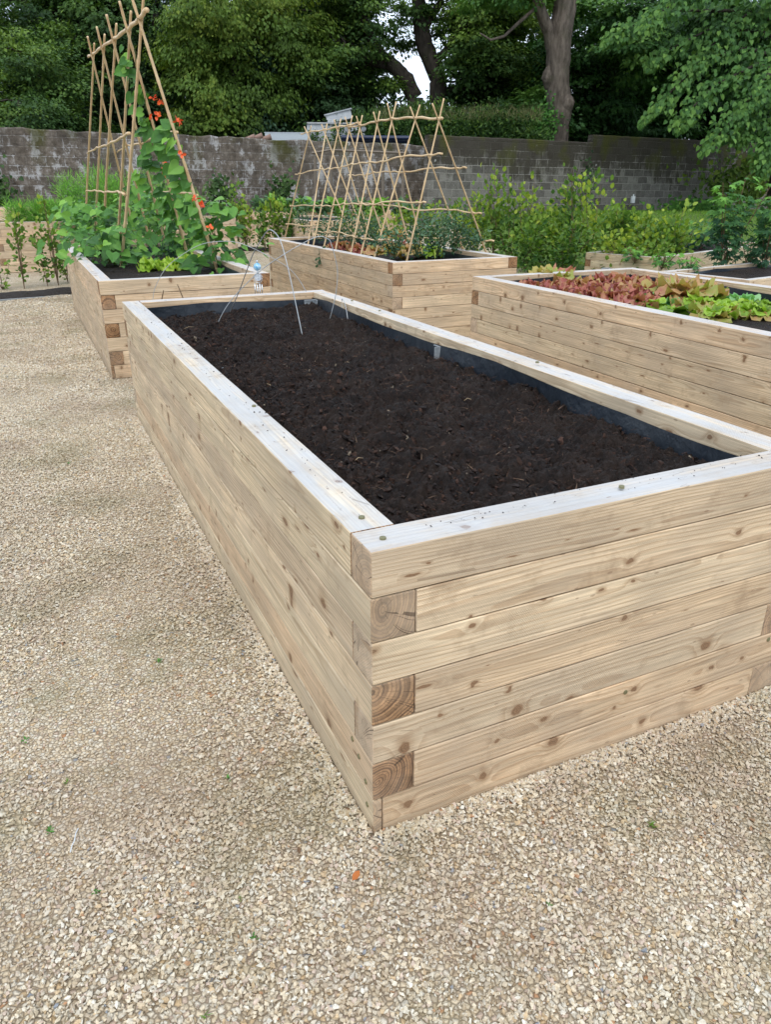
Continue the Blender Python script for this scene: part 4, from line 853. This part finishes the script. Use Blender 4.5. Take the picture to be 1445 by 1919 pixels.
# ------------------------------------------------------------------ walls
def wall(name, label, a, c, h0, top, th, mat, cat='wall', steps=()):
    a = np.array(a, float); c = np.array(c, float); L = float(np.linalg.norm((c-a)[:2])); ang = math.atan2(c[1]-a[1], c[0]-a[0]); n = int(L/.25); me = MB(); r = random.Random(int(L*10))
    rg = 1. if 'rubble' in name else .3; zs = [top+rg*((r.random()-.5)*.05-.012*math.sin(k_*.31)) for k_ in range(n+1)]
    for i in range(n+1):
        x = L*i/n; me.v += [(x, 0, h0), (x, 0, zs[i]-.03), (x, .025, zs[i]), (x, th-.025, zs[i]), (x, th, zs[i]-.03), (x, th, h0)]
    for i in range(n):
        for k in range(5): q = i*6+k; me.f.append((q, q+6, q+7, q+1)); me.m.append(0)
    me.f += [(0, 1, 2, 3, 4, 5), tuple(n*6+k for k in (5, 4, 3, 2, 1, 0))]; me.m += [0, 0]
    o = me.build(name, mat); o.location = (a[0], a[1], 0); o.rotation_euler = (0, 0, ang); tag(o, label, cat); return o
W0 = gp(0, 243, 20.3); W1 = gp(800, 268, 26.6); dw = nrm((W1-W0)*[1, 1, 0])
wall('rubble_wall', 'old dark stained wall with white lime patches behind the beds', W0-dw*14, W1+dw*.6, -.3, 2.62, .4, RUBBLE)
V0 = gp(804, 252, 24.6); V1 = gp(1112, 265, 27.7); V2 = gp(1445, 262, 30.9); dv2 = nrm((V1-V0)*[1, 1, 0])
wall('block_wall', 'grey concrete block wall with damp stains left of the step', V0, V1, -.3, 2.80, .24, BLOCKW)
wall('block_wall', 'darker concrete block wall, one course taller, under the overhanging branches', V1+dv2*.003, V1+dv2*16, -.3, 3.03, .26, BLOCKW)
# raised ground behind the walls
back = []
for t in np.linspace(-14, np.linalg.norm((W1-W0)[:2]), 20): back.append((W0+dw*t)[:2]+np.array([-dw[1], dw[0]])*.3)
for t in np.linspace(1, 16+float(np.linalg.norm((V1-V0)[:2])), 20): back.append((V0+dv2*t)[:2]+np.array([-dv2[1], dv2[0]])*.2)
bk = np.array(back); rows = []
for d in (0, 2, 5, 10, 20, 45, 90): rows.append(np.stack([bk[:, 0]+F2[0]*d*1.0, bk[:, 1]+F2[1]*d, 2.25+.03*d+.0*bk[:, 0]], 1))
V = np.concatenate(rows); m = len(bk); F = np.array([(r*m+i, r*m+i+1, (r+1)*m+i+1, (r+1)*m+i) for r in range(6) for i in range(m-1)])
DIRT = simple('woodland_floor', (.05, .045, .022), .95, bumpn=(3., .6, .1), col2=(.035, .055, .018), vscale=1.5)
tag(bpy.data.objects.new('terrain', mesh_np('terrain', V, F, None, [DIRT], None, True)), kind='structure'); COL.objects.link(bpy.data.objects['terrain'])
# ------------------------------------------------------------------ things stored behind the wall
WRAP = simple('white_wrap', (.50, .52, .54), .5, col2=(.27, .29, .31), vscale=2.5); CONC = simple('pale_concrete', (.44, .45, .45), .8, col2=(.26, .27, .28), vscale=5.)
NAVY = simple('navy_pipe', (.012, .022, .06), .35); TERR = simple('terracotta', (.30, .19, .15), .8); PLANK = simple('grey_plank', (.36, .30, .24), .8, col2=(.5, .5, .52))
def frame(px, py, d, rz=0.): p = gp(px, py, d); a = Matrix.Rotation(-YAW+rz, 4, 'Z'); return p, Matrix.Translation(Vector(tuple(p))) @ a
p, ax = frame(622, 268, 28.6); m1 = MB(); m1.box((-.85, 0, -.5), (.85, 1.1, .58), 0, ax); 
rt = thing('wrapped_pallet', (p[0], p[1], 2.3), 'large pale wrapped pallet load standing behind the old wall', 'pallet'); o = m1.build('load', WRAP, rt)
m1 = MB(); m1.box((-.93, -.05, .585), (.90, 1.15, .63), 0, ax); m1.build('cover', CONC, rt)
a2 = ax @ Matrix.Translation((.25, .3, .70)) @ Matrix.Rotation(-.22, 4, 'Y'); m1 = MB(); m1.box((-.42, 0, 0), (.45, .7, .26), 0, a2); m1.box((-.47, -.04, .262), (.50, .74, .30), 0, a2)
tag(m1.build('polystyrene_block', WRAP, loc=tuple(p)), 'tilted white block lying on top of the wrapped pallet', 'block')
p, ax = frame(538, 266, 27.2); m1 = MB(); m1.box((-.72, 0, -.1), (.72, .5, .26), 0, ax); m1.box((-.74, -.01, .262), (.73, .51, .285), 0, ax); tag(m1.build('metal_panel_stack', GALV, loc=tuple(p)), 'long flat pale grey metal stack behind the mossy wall', 'panel stack')
for i, (x, y, lb) in enumerate([(470, 258, 'clay pot nearest the left, lying tilted behind the wall'), (484, 256, 'clay pot beside the pale metal stack'), (500, 258, 'clay pot half hidden by the pale metal stack')]):
    p, ax = frame(x, y, 26.4); b = MB(); b.tube([p-R2*.16+[0, 0, -.05], p+R2*.1+[0, 0, .02], p+R2*.13+[0, 0, .03]], [.06, .085, .095], 12); tag(b.build('clay_pot', TERR, loc=tuple(p)), lb, 'pot', 'clay pots behind the wall')
p0 = gp(670, 248, 28.4); k = 0
for j in range(2):
    for i in range(3):
        q = p0+R2*(i-1)*.21+np.array([0, 0, (.5-j)*.21]); b = MB(); b.tube([q, q+F2*2.], .10, 14, cap=False); b.tube([q+F2*.01, q+F2*1.99], .085, 14)
        tag(b.build('white_pipe', WRAP, loc=tuple(q)), '%s white pipe end of the %s row beside the wrapped pallet' % (['left', 'middle', 'right'][i], ['upper', 'lower'][j]), 'pipe', 'stacked white pipes')
for i in range(2):
    q = gp(705, 264-6*i, 27.8-.2*i); b = MB(); b.tube([q-R2*1.15, q+R2*1.1], .07, 12); tag(b.build('dark_pipe', NAVY, loc=tuple(q)), ['lower', 'upper'][i]+' navy blue pipe lying along the top of the wall', 'pipe', 'navy pipes')
p, ax = frame(5, 244, 20.9); m1 = MB(); m1.box((-1.6, 0, -.02), (.52, .14, .02), 0, ax); m1.box((-1.5, .02, .022), (.4, .16, .05), 0, ax); tag(m1.build('plank', PLANK, loc=tuple(p)), 'weathered plank lying on the wall top at far left', 'plank')
# wooden frame behind the lattice against the wall
p = gp(590, 300, 21.5); fw = thing('timber_frame', (p[0], p[1], .3), 'grey timber netting frame standing between lattice and old wall', 'frame')
GT = simple('grey_timber', (.17, .14, .11), .85)
for x in (590, 620, 718, 756):
    q = gp(x, 292, 21.5); b = MB(); b.tube([(q[0], q[1], .2), (q[0], q[1], q[2])], .045, 4); b.build('post', GT, fw)
b = MB(); b.tube([gp(585, 287, 21.5), gp(620, 281, 21.5), gp(760, 287, 21.5)], .03, 4); b.build('rail', GT, fw)
p = gp(1187, 374, 25.6); b = MB(); b.box((p[0]-.06, p[1]-.03, p[2]-.1), (p[0]+.06, p[1]+.03, p[2]+.1)); b.tube([p+[0, 0, .1], p+[0, 0, .16]], .02, 8); tag(b.build('wall_tap_cover', WRAP, loc=tuple(p)), 'small white plastic box fixed low on the block wall', 'box')

# ------------------------------------------------------------------ trees
def crown(lv, c, rx, ry, rz, clumps, per, size, tint, droop=.25, cr=.7, tmpl=DIA, tv=.16, lo=None):
    """boughs spread through the crown, each a loose group of leafy sprays with gaps between the boughs"""
    c = np.array(c); nb = max(4, int(clumps/7)); d = rnd_dir(nb); d[:, 2] = d[:, 2]*.9+.05
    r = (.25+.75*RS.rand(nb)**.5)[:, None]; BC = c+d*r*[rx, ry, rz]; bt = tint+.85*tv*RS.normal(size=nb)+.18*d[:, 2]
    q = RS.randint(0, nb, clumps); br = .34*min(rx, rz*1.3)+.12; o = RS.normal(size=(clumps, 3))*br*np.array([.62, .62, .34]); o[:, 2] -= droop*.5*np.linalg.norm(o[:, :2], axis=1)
    C = BC[q]+o; n = clumps; dd = nrm(nrm(C-c)+.7*nrm(o)); ct = bt[q]+.6*tv*RS.normal(size=n)+.25*o[:, 2]/br  # upper side of crown and boughs tinted lighter, as if lit from above
    k = np.repeat(np.arange(n), per); N = n*per; cr2 = cr*.62*(.6+.8*RS.rand(n))[k][:, None]
    off = RS.normal(size=(N, 3))*cr2*np.array([.60, .60, .20]); P = C[k]+off; P[:, 2] -= droop*np.linalg.norm(off[:, :2], axis=1)
    A = nrm(off*[1, 1, .3]+dd[k]*.4*cr+rnd_dir(N)*.35+[0, 0, -droop]); Nn = nrm(np.array([0, 0, 1.])+dd[k]*.5+rnd_dir(N)*.5)
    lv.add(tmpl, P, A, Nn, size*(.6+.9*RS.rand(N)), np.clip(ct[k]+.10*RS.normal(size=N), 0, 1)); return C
def tree(name, label, base, trunk, blobs, mat, size, per, bmat=BARKD, limbs=14, cat='tree', grp=None, **kw):
    rt = thing(name, base, label, cat, grp); lv = LV(); Cs = []
    for (c, rx, ry, rz, n, tint) in blobs: Cs.append(crown(lv, c, rx, ry, rz, n, per, size, tint, **kw))
    lv.build('crown', mat, rt); C = np.concatenate(Cs)
    b = MB()
    for tr_ in trunk:
        pass
    for tr_ in trunk:
        P = [np.array(q[:3], float) for q in tr_]; R = [q[3] for q in tr_]; Q = []; QR = []
        for i in range(len(P)-1):
            for k in range(4): t = k/4; Q.append(lerp(P[i], P[i+1], t)+RS.normal(size=3)*R[i]*.03); QR.append((R[i]*(1-t)+R[i+1]*t)*(1+.02*RS.normal()))
        Q.append(P[-1]); QR.append(R[-1]); b.tube(Q, QR, 12)
    tp = [np.array(q[:3], float) for tr_ in trunk for q in tr_[1:]]; tr0 = [q[3] for tr_ in trunk for q in tr_[1:]]
    for i in range(limbs):
        e = C[RS.randint(len(C))]; j = int(np.argmin([np.linalg.norm(e-q) for q in tp])); s = tp[j]; L = np.linalg.norm(e-s); r = min(tr0[j]*.5, .02+.018*L)
        m = lerp(s, e, .5)+[0, 0, .12*L]+RS.normal(size=3)*.06*L; m1 = lerp(s, m, .5)+RS.normal(size=3)*.03*L; b.tube([s, m1, m, lerp(m, e, .6)+RS.normal(size=3)*.04*L, e], [r, r*.85, r*.65, r*.4, r*.15], 6)
    b.build('trunk', bmat, rt, True); return rt
def T(px, py, d, *r): return (*gp(px, py, d), *r)
def B(px, py, d, rx, rz, n, tint, ry=None): return (gp(px, py, d), rx, ry or rx, rz, n, tint)
def gb(px, d, z=2.4): p = gp(px, 262, d); return np.array([p[0], p[1], z])
def tk(px, d, top, r): g_ = gb(px, d); q = gp(px, top, d); return [[(*g_, r), (*lerp(g_, q, .5), r*.8), (*q, r*.5)]]
Pk = 85
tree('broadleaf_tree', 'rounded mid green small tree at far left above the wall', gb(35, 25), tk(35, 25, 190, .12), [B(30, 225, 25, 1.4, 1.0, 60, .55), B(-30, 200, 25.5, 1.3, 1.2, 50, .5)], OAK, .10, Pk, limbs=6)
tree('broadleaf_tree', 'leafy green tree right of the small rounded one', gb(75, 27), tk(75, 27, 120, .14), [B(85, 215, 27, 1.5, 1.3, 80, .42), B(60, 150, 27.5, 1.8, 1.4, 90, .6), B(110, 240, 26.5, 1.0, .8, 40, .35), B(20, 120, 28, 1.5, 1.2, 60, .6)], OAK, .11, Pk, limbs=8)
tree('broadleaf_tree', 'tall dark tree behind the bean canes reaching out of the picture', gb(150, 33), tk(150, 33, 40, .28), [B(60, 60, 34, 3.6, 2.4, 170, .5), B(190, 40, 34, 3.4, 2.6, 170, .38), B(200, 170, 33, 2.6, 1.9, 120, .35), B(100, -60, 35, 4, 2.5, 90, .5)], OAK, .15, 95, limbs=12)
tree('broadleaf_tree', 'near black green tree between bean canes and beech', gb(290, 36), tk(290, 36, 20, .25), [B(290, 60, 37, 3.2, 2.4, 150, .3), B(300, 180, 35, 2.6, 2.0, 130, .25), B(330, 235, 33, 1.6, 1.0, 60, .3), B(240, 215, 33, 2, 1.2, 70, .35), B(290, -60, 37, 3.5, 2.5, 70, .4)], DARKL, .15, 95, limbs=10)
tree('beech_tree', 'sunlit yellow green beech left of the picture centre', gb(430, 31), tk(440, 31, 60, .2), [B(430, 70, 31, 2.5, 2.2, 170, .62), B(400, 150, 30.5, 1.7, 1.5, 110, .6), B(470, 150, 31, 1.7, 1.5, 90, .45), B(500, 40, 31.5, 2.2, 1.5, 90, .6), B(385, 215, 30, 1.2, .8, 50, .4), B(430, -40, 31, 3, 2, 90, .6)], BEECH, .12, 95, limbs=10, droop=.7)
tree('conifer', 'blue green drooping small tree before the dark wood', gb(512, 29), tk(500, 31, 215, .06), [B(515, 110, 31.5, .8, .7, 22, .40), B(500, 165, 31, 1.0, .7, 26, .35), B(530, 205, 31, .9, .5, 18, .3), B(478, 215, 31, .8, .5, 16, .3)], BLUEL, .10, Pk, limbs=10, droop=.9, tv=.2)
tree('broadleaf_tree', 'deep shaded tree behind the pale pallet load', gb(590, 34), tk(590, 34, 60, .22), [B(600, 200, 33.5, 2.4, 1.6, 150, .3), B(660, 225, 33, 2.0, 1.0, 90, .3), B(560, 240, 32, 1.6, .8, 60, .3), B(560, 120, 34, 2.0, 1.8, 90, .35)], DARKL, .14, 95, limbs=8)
# leaning oaks either side of the patch of sky
ok1 = [[T(778, 185, 33, .32), T(762, 150, 33, .30), T(742, 128, 33, .26), T(715, 105, 33, .22), T(690, 60, 33, .18), T(670, 0, 33, .12)], [T(735, 122, 33, .2), T(700, 118, 33, .15), T(650, 80, 33, .1)]]
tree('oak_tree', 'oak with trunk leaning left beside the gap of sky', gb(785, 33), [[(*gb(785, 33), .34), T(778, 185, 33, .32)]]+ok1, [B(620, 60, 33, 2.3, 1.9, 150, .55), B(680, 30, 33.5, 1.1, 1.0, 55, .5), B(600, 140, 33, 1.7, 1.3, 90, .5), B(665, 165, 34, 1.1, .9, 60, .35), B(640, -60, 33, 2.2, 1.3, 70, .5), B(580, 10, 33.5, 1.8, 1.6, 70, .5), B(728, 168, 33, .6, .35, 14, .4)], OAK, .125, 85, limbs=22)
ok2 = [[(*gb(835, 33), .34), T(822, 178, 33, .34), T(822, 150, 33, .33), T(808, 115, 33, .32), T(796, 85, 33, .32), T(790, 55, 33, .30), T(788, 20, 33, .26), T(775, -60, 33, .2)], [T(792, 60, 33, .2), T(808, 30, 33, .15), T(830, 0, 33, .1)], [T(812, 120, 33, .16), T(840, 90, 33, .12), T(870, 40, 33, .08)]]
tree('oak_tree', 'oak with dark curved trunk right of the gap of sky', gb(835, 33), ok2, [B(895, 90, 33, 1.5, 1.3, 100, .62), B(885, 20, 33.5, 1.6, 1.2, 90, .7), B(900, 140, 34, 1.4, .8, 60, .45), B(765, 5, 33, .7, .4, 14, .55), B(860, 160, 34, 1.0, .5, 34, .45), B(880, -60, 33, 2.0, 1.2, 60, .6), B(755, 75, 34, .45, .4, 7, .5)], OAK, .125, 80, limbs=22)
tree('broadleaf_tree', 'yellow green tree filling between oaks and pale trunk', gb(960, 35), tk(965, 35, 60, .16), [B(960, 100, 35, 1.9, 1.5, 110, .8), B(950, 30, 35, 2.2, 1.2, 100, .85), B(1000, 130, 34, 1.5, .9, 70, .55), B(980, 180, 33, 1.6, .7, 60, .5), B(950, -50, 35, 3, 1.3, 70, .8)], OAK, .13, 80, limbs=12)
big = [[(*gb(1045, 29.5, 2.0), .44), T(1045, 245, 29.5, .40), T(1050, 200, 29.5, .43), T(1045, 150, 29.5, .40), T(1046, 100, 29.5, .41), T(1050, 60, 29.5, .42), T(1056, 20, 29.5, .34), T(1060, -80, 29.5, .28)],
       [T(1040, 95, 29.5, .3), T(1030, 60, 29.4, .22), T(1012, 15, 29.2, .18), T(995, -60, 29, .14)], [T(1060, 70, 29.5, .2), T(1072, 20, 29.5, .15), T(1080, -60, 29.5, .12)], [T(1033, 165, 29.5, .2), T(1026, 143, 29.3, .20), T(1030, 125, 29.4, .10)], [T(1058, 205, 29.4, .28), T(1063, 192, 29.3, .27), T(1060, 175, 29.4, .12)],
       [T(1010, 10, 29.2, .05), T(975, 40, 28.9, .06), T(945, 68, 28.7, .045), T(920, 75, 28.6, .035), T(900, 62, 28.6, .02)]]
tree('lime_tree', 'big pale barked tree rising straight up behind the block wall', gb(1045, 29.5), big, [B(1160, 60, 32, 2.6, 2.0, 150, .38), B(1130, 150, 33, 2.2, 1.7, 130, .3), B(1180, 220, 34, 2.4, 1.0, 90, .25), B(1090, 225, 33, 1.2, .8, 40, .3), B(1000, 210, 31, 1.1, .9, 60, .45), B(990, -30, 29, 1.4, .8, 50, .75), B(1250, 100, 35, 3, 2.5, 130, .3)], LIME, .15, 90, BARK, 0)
# right-hand lime with drooping boughs over the wall
rb = gb(1480, 27); rb[2] = 1.0
rtl = thing('lime_tree', rb, 'leafy lime at right whose boughs droop over the block wall', 'tree'); lv = LV()
bough = [[(1500, 60), (1400, 20), (1250, 20), (1170, 55), (1130, 85)], [(1500, 120), (1400, 90), (1320, 110), (1260, 170), (1200, 235)], [(1500, 150), (1420, 120), (1340, 160), (1290, 210), (1270, 245)], [(1520, 160), (1440, 140), (1400, 190), (1360, 240), (1315, 288)], [(1520, 100), (1430, 60), (1340, 50), (1240, 100), (1215, 130)],
         [(1530, 180), (1460, 170), (1420, 210), (1390, 250), (1385, 270)], [(1500, 10), (1400, -30), (1300, -20), (1230, 30), (1200, 60)], [(1540, 200), (1480, 210), (1445, 250), (1440, 290), (1430, 330)], [(1500, 40), (1420, 10), (1360, 60), (1320, 100), (1290, 150)]]
bt = MB(); bt.tube([tuple(rb), gp(1475, 260, 27), gp(1478, 120, 27), gp(1480, -60, 27)], [.34, .30, .26, .2], 12)
for bi, bo in enumerate(bough):
    d = 25.6-.35*(bi % 4); P = [gp(x, y, d+1.0-1.0*i/4) for i, (x, y) in enumerate(bo)]; bt.tube(P, [.07, .05, .035, .02, .008], 6)
    for i in range(4):
        m = 190; t = RS.rand(m)[:, None]; q = P[i]*(1-t)+P[i+1]*t; wdt = .33 if i < 3 else .30*(1.15-t); off = RS.normal(size=(m, 3))*np.array([1, 1, .55])*wdt*.62; off[:, 2] -= np.abs(off[:, 0]+off[:, 1])*.25
        A = nrm(off+[0, 0, -.5]+rnd_dir(m)*.3+(P[i+1]-P[i])*.2); N = nrm(np.array([-.25, -.55, .8])+rnd_dir(m)*.4); lv.add(HEART, q+off, A, N, .09+.09*RS.rand(m), np.clip(.52+.2*RS.normal(size=m)+(.15 if i == 3 else 0), 0, 1), .9)
crown(lv, gp(1430, 60, 28.5), 2.4, 2., 2.2, 60, 80, .15, .3, .5, .5); crown(lv, gp(1340, 0, 28.5), 2.2, 2., 1.4, 45, 80, .15, .3, .5, .5)
lv.build('crown', LIME, rtl); bt.build('trunk', BARKD, rtl, True)
tree('broadleaf_tree', 'dark shady tree beyond the overhanging lime boughs', gb(1330, 36), tk(1330, 36, 40, .25), [B(1300, 60, 37, 3.2, 2.4, 150, .3), B(1400, 120, 36, 3, 2.4, 150, .3), B(1290, 200, 37, 2.6, 1.6, 100, .25), B(1420, 230, 35, 2.2, 1.4, 80, .25), B(1200, -40, 37, 3, 2, 60, .3)], DARKL, .16, 90, limbs=8)
# far wood closing the view, left open where sky shows
lv = LV()
for px in range(-200, 1640, 42):
    for py in (20, 75, 130, 185, 235):
        if 700 < px < 870 and py < 215: continue
        if 895 <= px < 1230 and py < 120 and (px//42+py) % 3: continue
        if px < 90 and py < 60: continue
        crown(lv, gp(px+random.uniform(-15, 15), py, 46+random.uniform(-3, 3)), 1.5, 2., 1.3, 16, 60, .26, .25, .3, 1.1, tv=.1)
tag(lv.build('woodland', DARKL), 'dark far woodland closing the view behind the garden trees', 'woodland', kind='stuff')
# rough bank of scrub and tall weeds behind the wall
lv = LV()
def bankpt(n, x0, x1, d0, d1): return x0+(x1-x0)*RS.rand(n), d0+(d1-d0)*RS.rand(n)
NS = 1500; pxs, ds = bankpt(NS, 560, 1030, 28.2, 30.2); topy = np.where(pxs < 700, 250-(pxs-560)*.22, 206+9*np.sin(pxs*.045)+np.where(pxs > 950, 14, 0))+RS.normal(size=NS)*11+9*np.sin(pxs*.11+ds*3)+(30.2-ds)*7
for i in range(NS):
    t_ = gp(pxs[i], topy[i], ds[i]); m_ = 34; hh = RS.rand(m_)*1.7; wv_ = .10+.10*RS.rand()
    P = t_-np.array([0, 0, 1.])*hh[:, None]+RS.normal(size=(m_, 3))*wv_*[1, 1, .3]
    lv.add(OVAL, P, nrm(rnd_dir(m_)+[0, 0, .25]), rnd_dir(m_, 1.2), .08+.09*RS.rand(m_), np.clip(.18+.2*RS.normal()+.22*(1-hh/1.7)+.1*RS.normal(size=m_), 0, 1), .7)
tag(lv.build('shrubbery', OAK), 'rough green scrub and tall weeds along the bank above the wall', 'scrub', kind='stuff')
lv = LV(); n = 1600; pxs = 700+RS.rand(n)*320; P = np.array([gp(a_, 222-18*RS.rand(), 28.+1.5*RS.rand()) for a_ in pxs]); P[:, 2] -= .1
DRYG = leaf_mat('seeding_grass', [(.05, .08, .025), (.12, .13, .05), (.20, .17, .09)], .2)
lv.add(BLADE, P, rnd_dir(n, 2.5), rnd_dir(n), .15+.30*RS.rand(n), RS.rand(n), .03); tag(lv.build('tall_grass', DRYG), 'thin tall grass stalks sticking up out of the scrub', 'grass', kind='stuff')
# ivy and wall plants
def ivy(px, py, d, w_, h_, n, label, mat=IVY, size=.09, tint=.5, name='ivy'):
    c = gp(px, py, d); lv = LV(); P = c+R2*(RS.normal(size=n)*w_*.4)[:, None]+np.array([0, 0, 1.])*(RS.normal(size=n)*h_*.35)[:, None]-F2*(RS.rand(n)*.12)[:, None]
    lv.add(HEART, P, nrm(rnd_dir(n)+[0, 0, -.8]), nrm(rnd_dir(n)*.5-F2+[0, 0, .5]), size*(.6+.7*RS.rand(n)), np.clip(tint+.2*RS.normal(size=n), 0, 1)); tag(lv.build(name, mat), label, 'climber', 'climbers on walls and trunk')
ivy(1020, 238, 29., .55, 1.1, 500, 'bright ivy climbing the foot of the pale trunk')
ivy(5, 372, 20.0, .5, .9, 300, 'dark shrub against the old wall at the left picture edge', DARKL, .1, .7)
ivy(530, 365, 23.4, .5, .8, 340, 'dark leafy shrub against the old wall above the far bed', DARKL, .1, .7)
ivy(412, 362, 22.5, .5, .7, 300, 'dark shrub against the wall right of the bean canes', DARKL, .1, .7)
ivy(1100, 345, 27.0, .35, 1.2, 160, 'thin ivy streak down the block wall below the step', DARKL, .08, .4)
ivy(1395, 340, 29.5, 2.2, 1.2, 900, 'yellowing vine on the dark wall at the right edge', BEECH, .16, .45)
ivy(1300, 385, 28., 1.8, .35, 420, 'low leafy plants along the foot of the block wall', IVY, .12, .6)
# grass on the slope
lv = LV(); n = 26000; s = 1.9+RS.rand(n)*12; d = 9.6+RS.rand(n)*17; P = CAM*[1, 1, 0]+F2*d[:, None]+R2*s[:, None]; P[:, 2] = ter(P[:, 0], P[:, 1]); A = rnd_dir(n, 2.2)
lv.add(BLADE, P, A, rnd_dir(n), .05+.07*RS.rand(n), RS.rand(n), .12); tag(lv.build('grass', GRASSM), 'short green grass on the slope up to the block wall', 'grass', kind='stuff')

# ------------------------------------------------------------------ small things on the gravel
def weed(px, py, s, label, tmpl=OVAL, n=9, mat=BEAN):
    p = at(px, py, .006); lv = LV(); a = np.linspace(0, 6.28, n, endpoint=False)+RS.rand(n)*.5; A = np.stack([np.cos(a), np.sin(a), .25+.5*RS.rand(n)], 1); lv.add(tmpl, np.repeat(p[None], n, 0)+RS.normal(size=(n, 3))*.002, A, np.repeat([[0, 0, 1.]], n, 0), s*.65*(.6+.6*RS.rand(n)), .1+.5*RS.rand(n), .16 if tmpl is BLADE else .8)
    tag(lv.build('weed', mat), label, 'weed', 'tiny weeds in the gravel')
for i, (x, y, s, lb) in enumerate([(298, 1238, .02, 'tiny weed in the gravel left of the long timber side'), (47, 1387, .02, 'tiny weed near the left picture edge, upper'), (92, 1558, .022, 'largest green seedling at lower left of the gravel'), (427, 1459, .016, 'round leaved seedling left of the bed corner'), (124, 1467, .017, 'thin weed above the largest seedling'), (180, 1672, .014, 'tiny weed below the white thread'),
                                   (1222, 1548, .026, 'wispy grass tuft in front of the bed'), (1030, 1694, .012, 'speck of green weed below the front timbers'), (385, 1905, .02, 'small weed at the bottom picture edge'), (476, 1758, .014, 'small weed in the lower middle gravel'), (452, 1684, .012, 'tiny weed above the small lower one'), (20, 1180, .014, 'reddish speck weed at the left edge'), (128, 868*1, .02, 'flat weed halfway up the gravel path')]):
    weed(x, y, s, lb, BLADE if i in (4, 6, 8, 10) else OVAL, 14 if i in (4, 6) else 8, GRASSM if i in (4, 6, 8, 10) else BEAN)
p = at(660, 1650, .012); lv = LV(); lv.add(OVAL, p[None], [[.8, .5, .1]], [[.2, -.4, 1.]], .028, 0., .9); tag(lv.build('fallen_leaf', simple('dry_leaf', (.50, .15, .03), .6)), 'small orange fallen leaf below the bed corner', 'leaf')
DL = simple('dead_leaf', (.16, .09, .045), .8)
for i, (x, y, lb) in enumerate([(160, 1030, 'small brown dead leaf on the gravel path, farthest up'), (60, 1290, 'brown dead leaf near the left edge of the gravel'), (560, 1600, 'brown curled leaf left of the bed corner on the gravel'), (880, 1760, 'brown dead leaf in the lower middle gravel'), (1300, 1830, 'brown leaf at the lower right of the gravel'), (330, 1330, 'brown leaf scrap midway along the gravel path'), (1130, 1600, 'brown leaf scrap in front of the timber bed')]):
    p = at(x, y, .012); lv = LV(); a = random.uniform(0, 6.28); lv.add(OVAL, p[None], [[math.cos(a), math.sin(a), .25]], [[.3, -.2, 1.]], .017, 0., .9); tag(lv.build('fallen_leaf', DL), lb, 'leaf', 'dead leaves on the gravel')
b = MB(); pp = [at(x, y, .012) for x, y in ((146, 1552), (141, 1562), (139, 1575), (134, 1585), (131, 1597))]; b.tube(pp, .0012, 5); tag(b.build('thread', simple('white_thread', (.7, .75, .8), .6), loc=tuple(pp[0])), 'short curl of white thread on the gravel', 'thread')
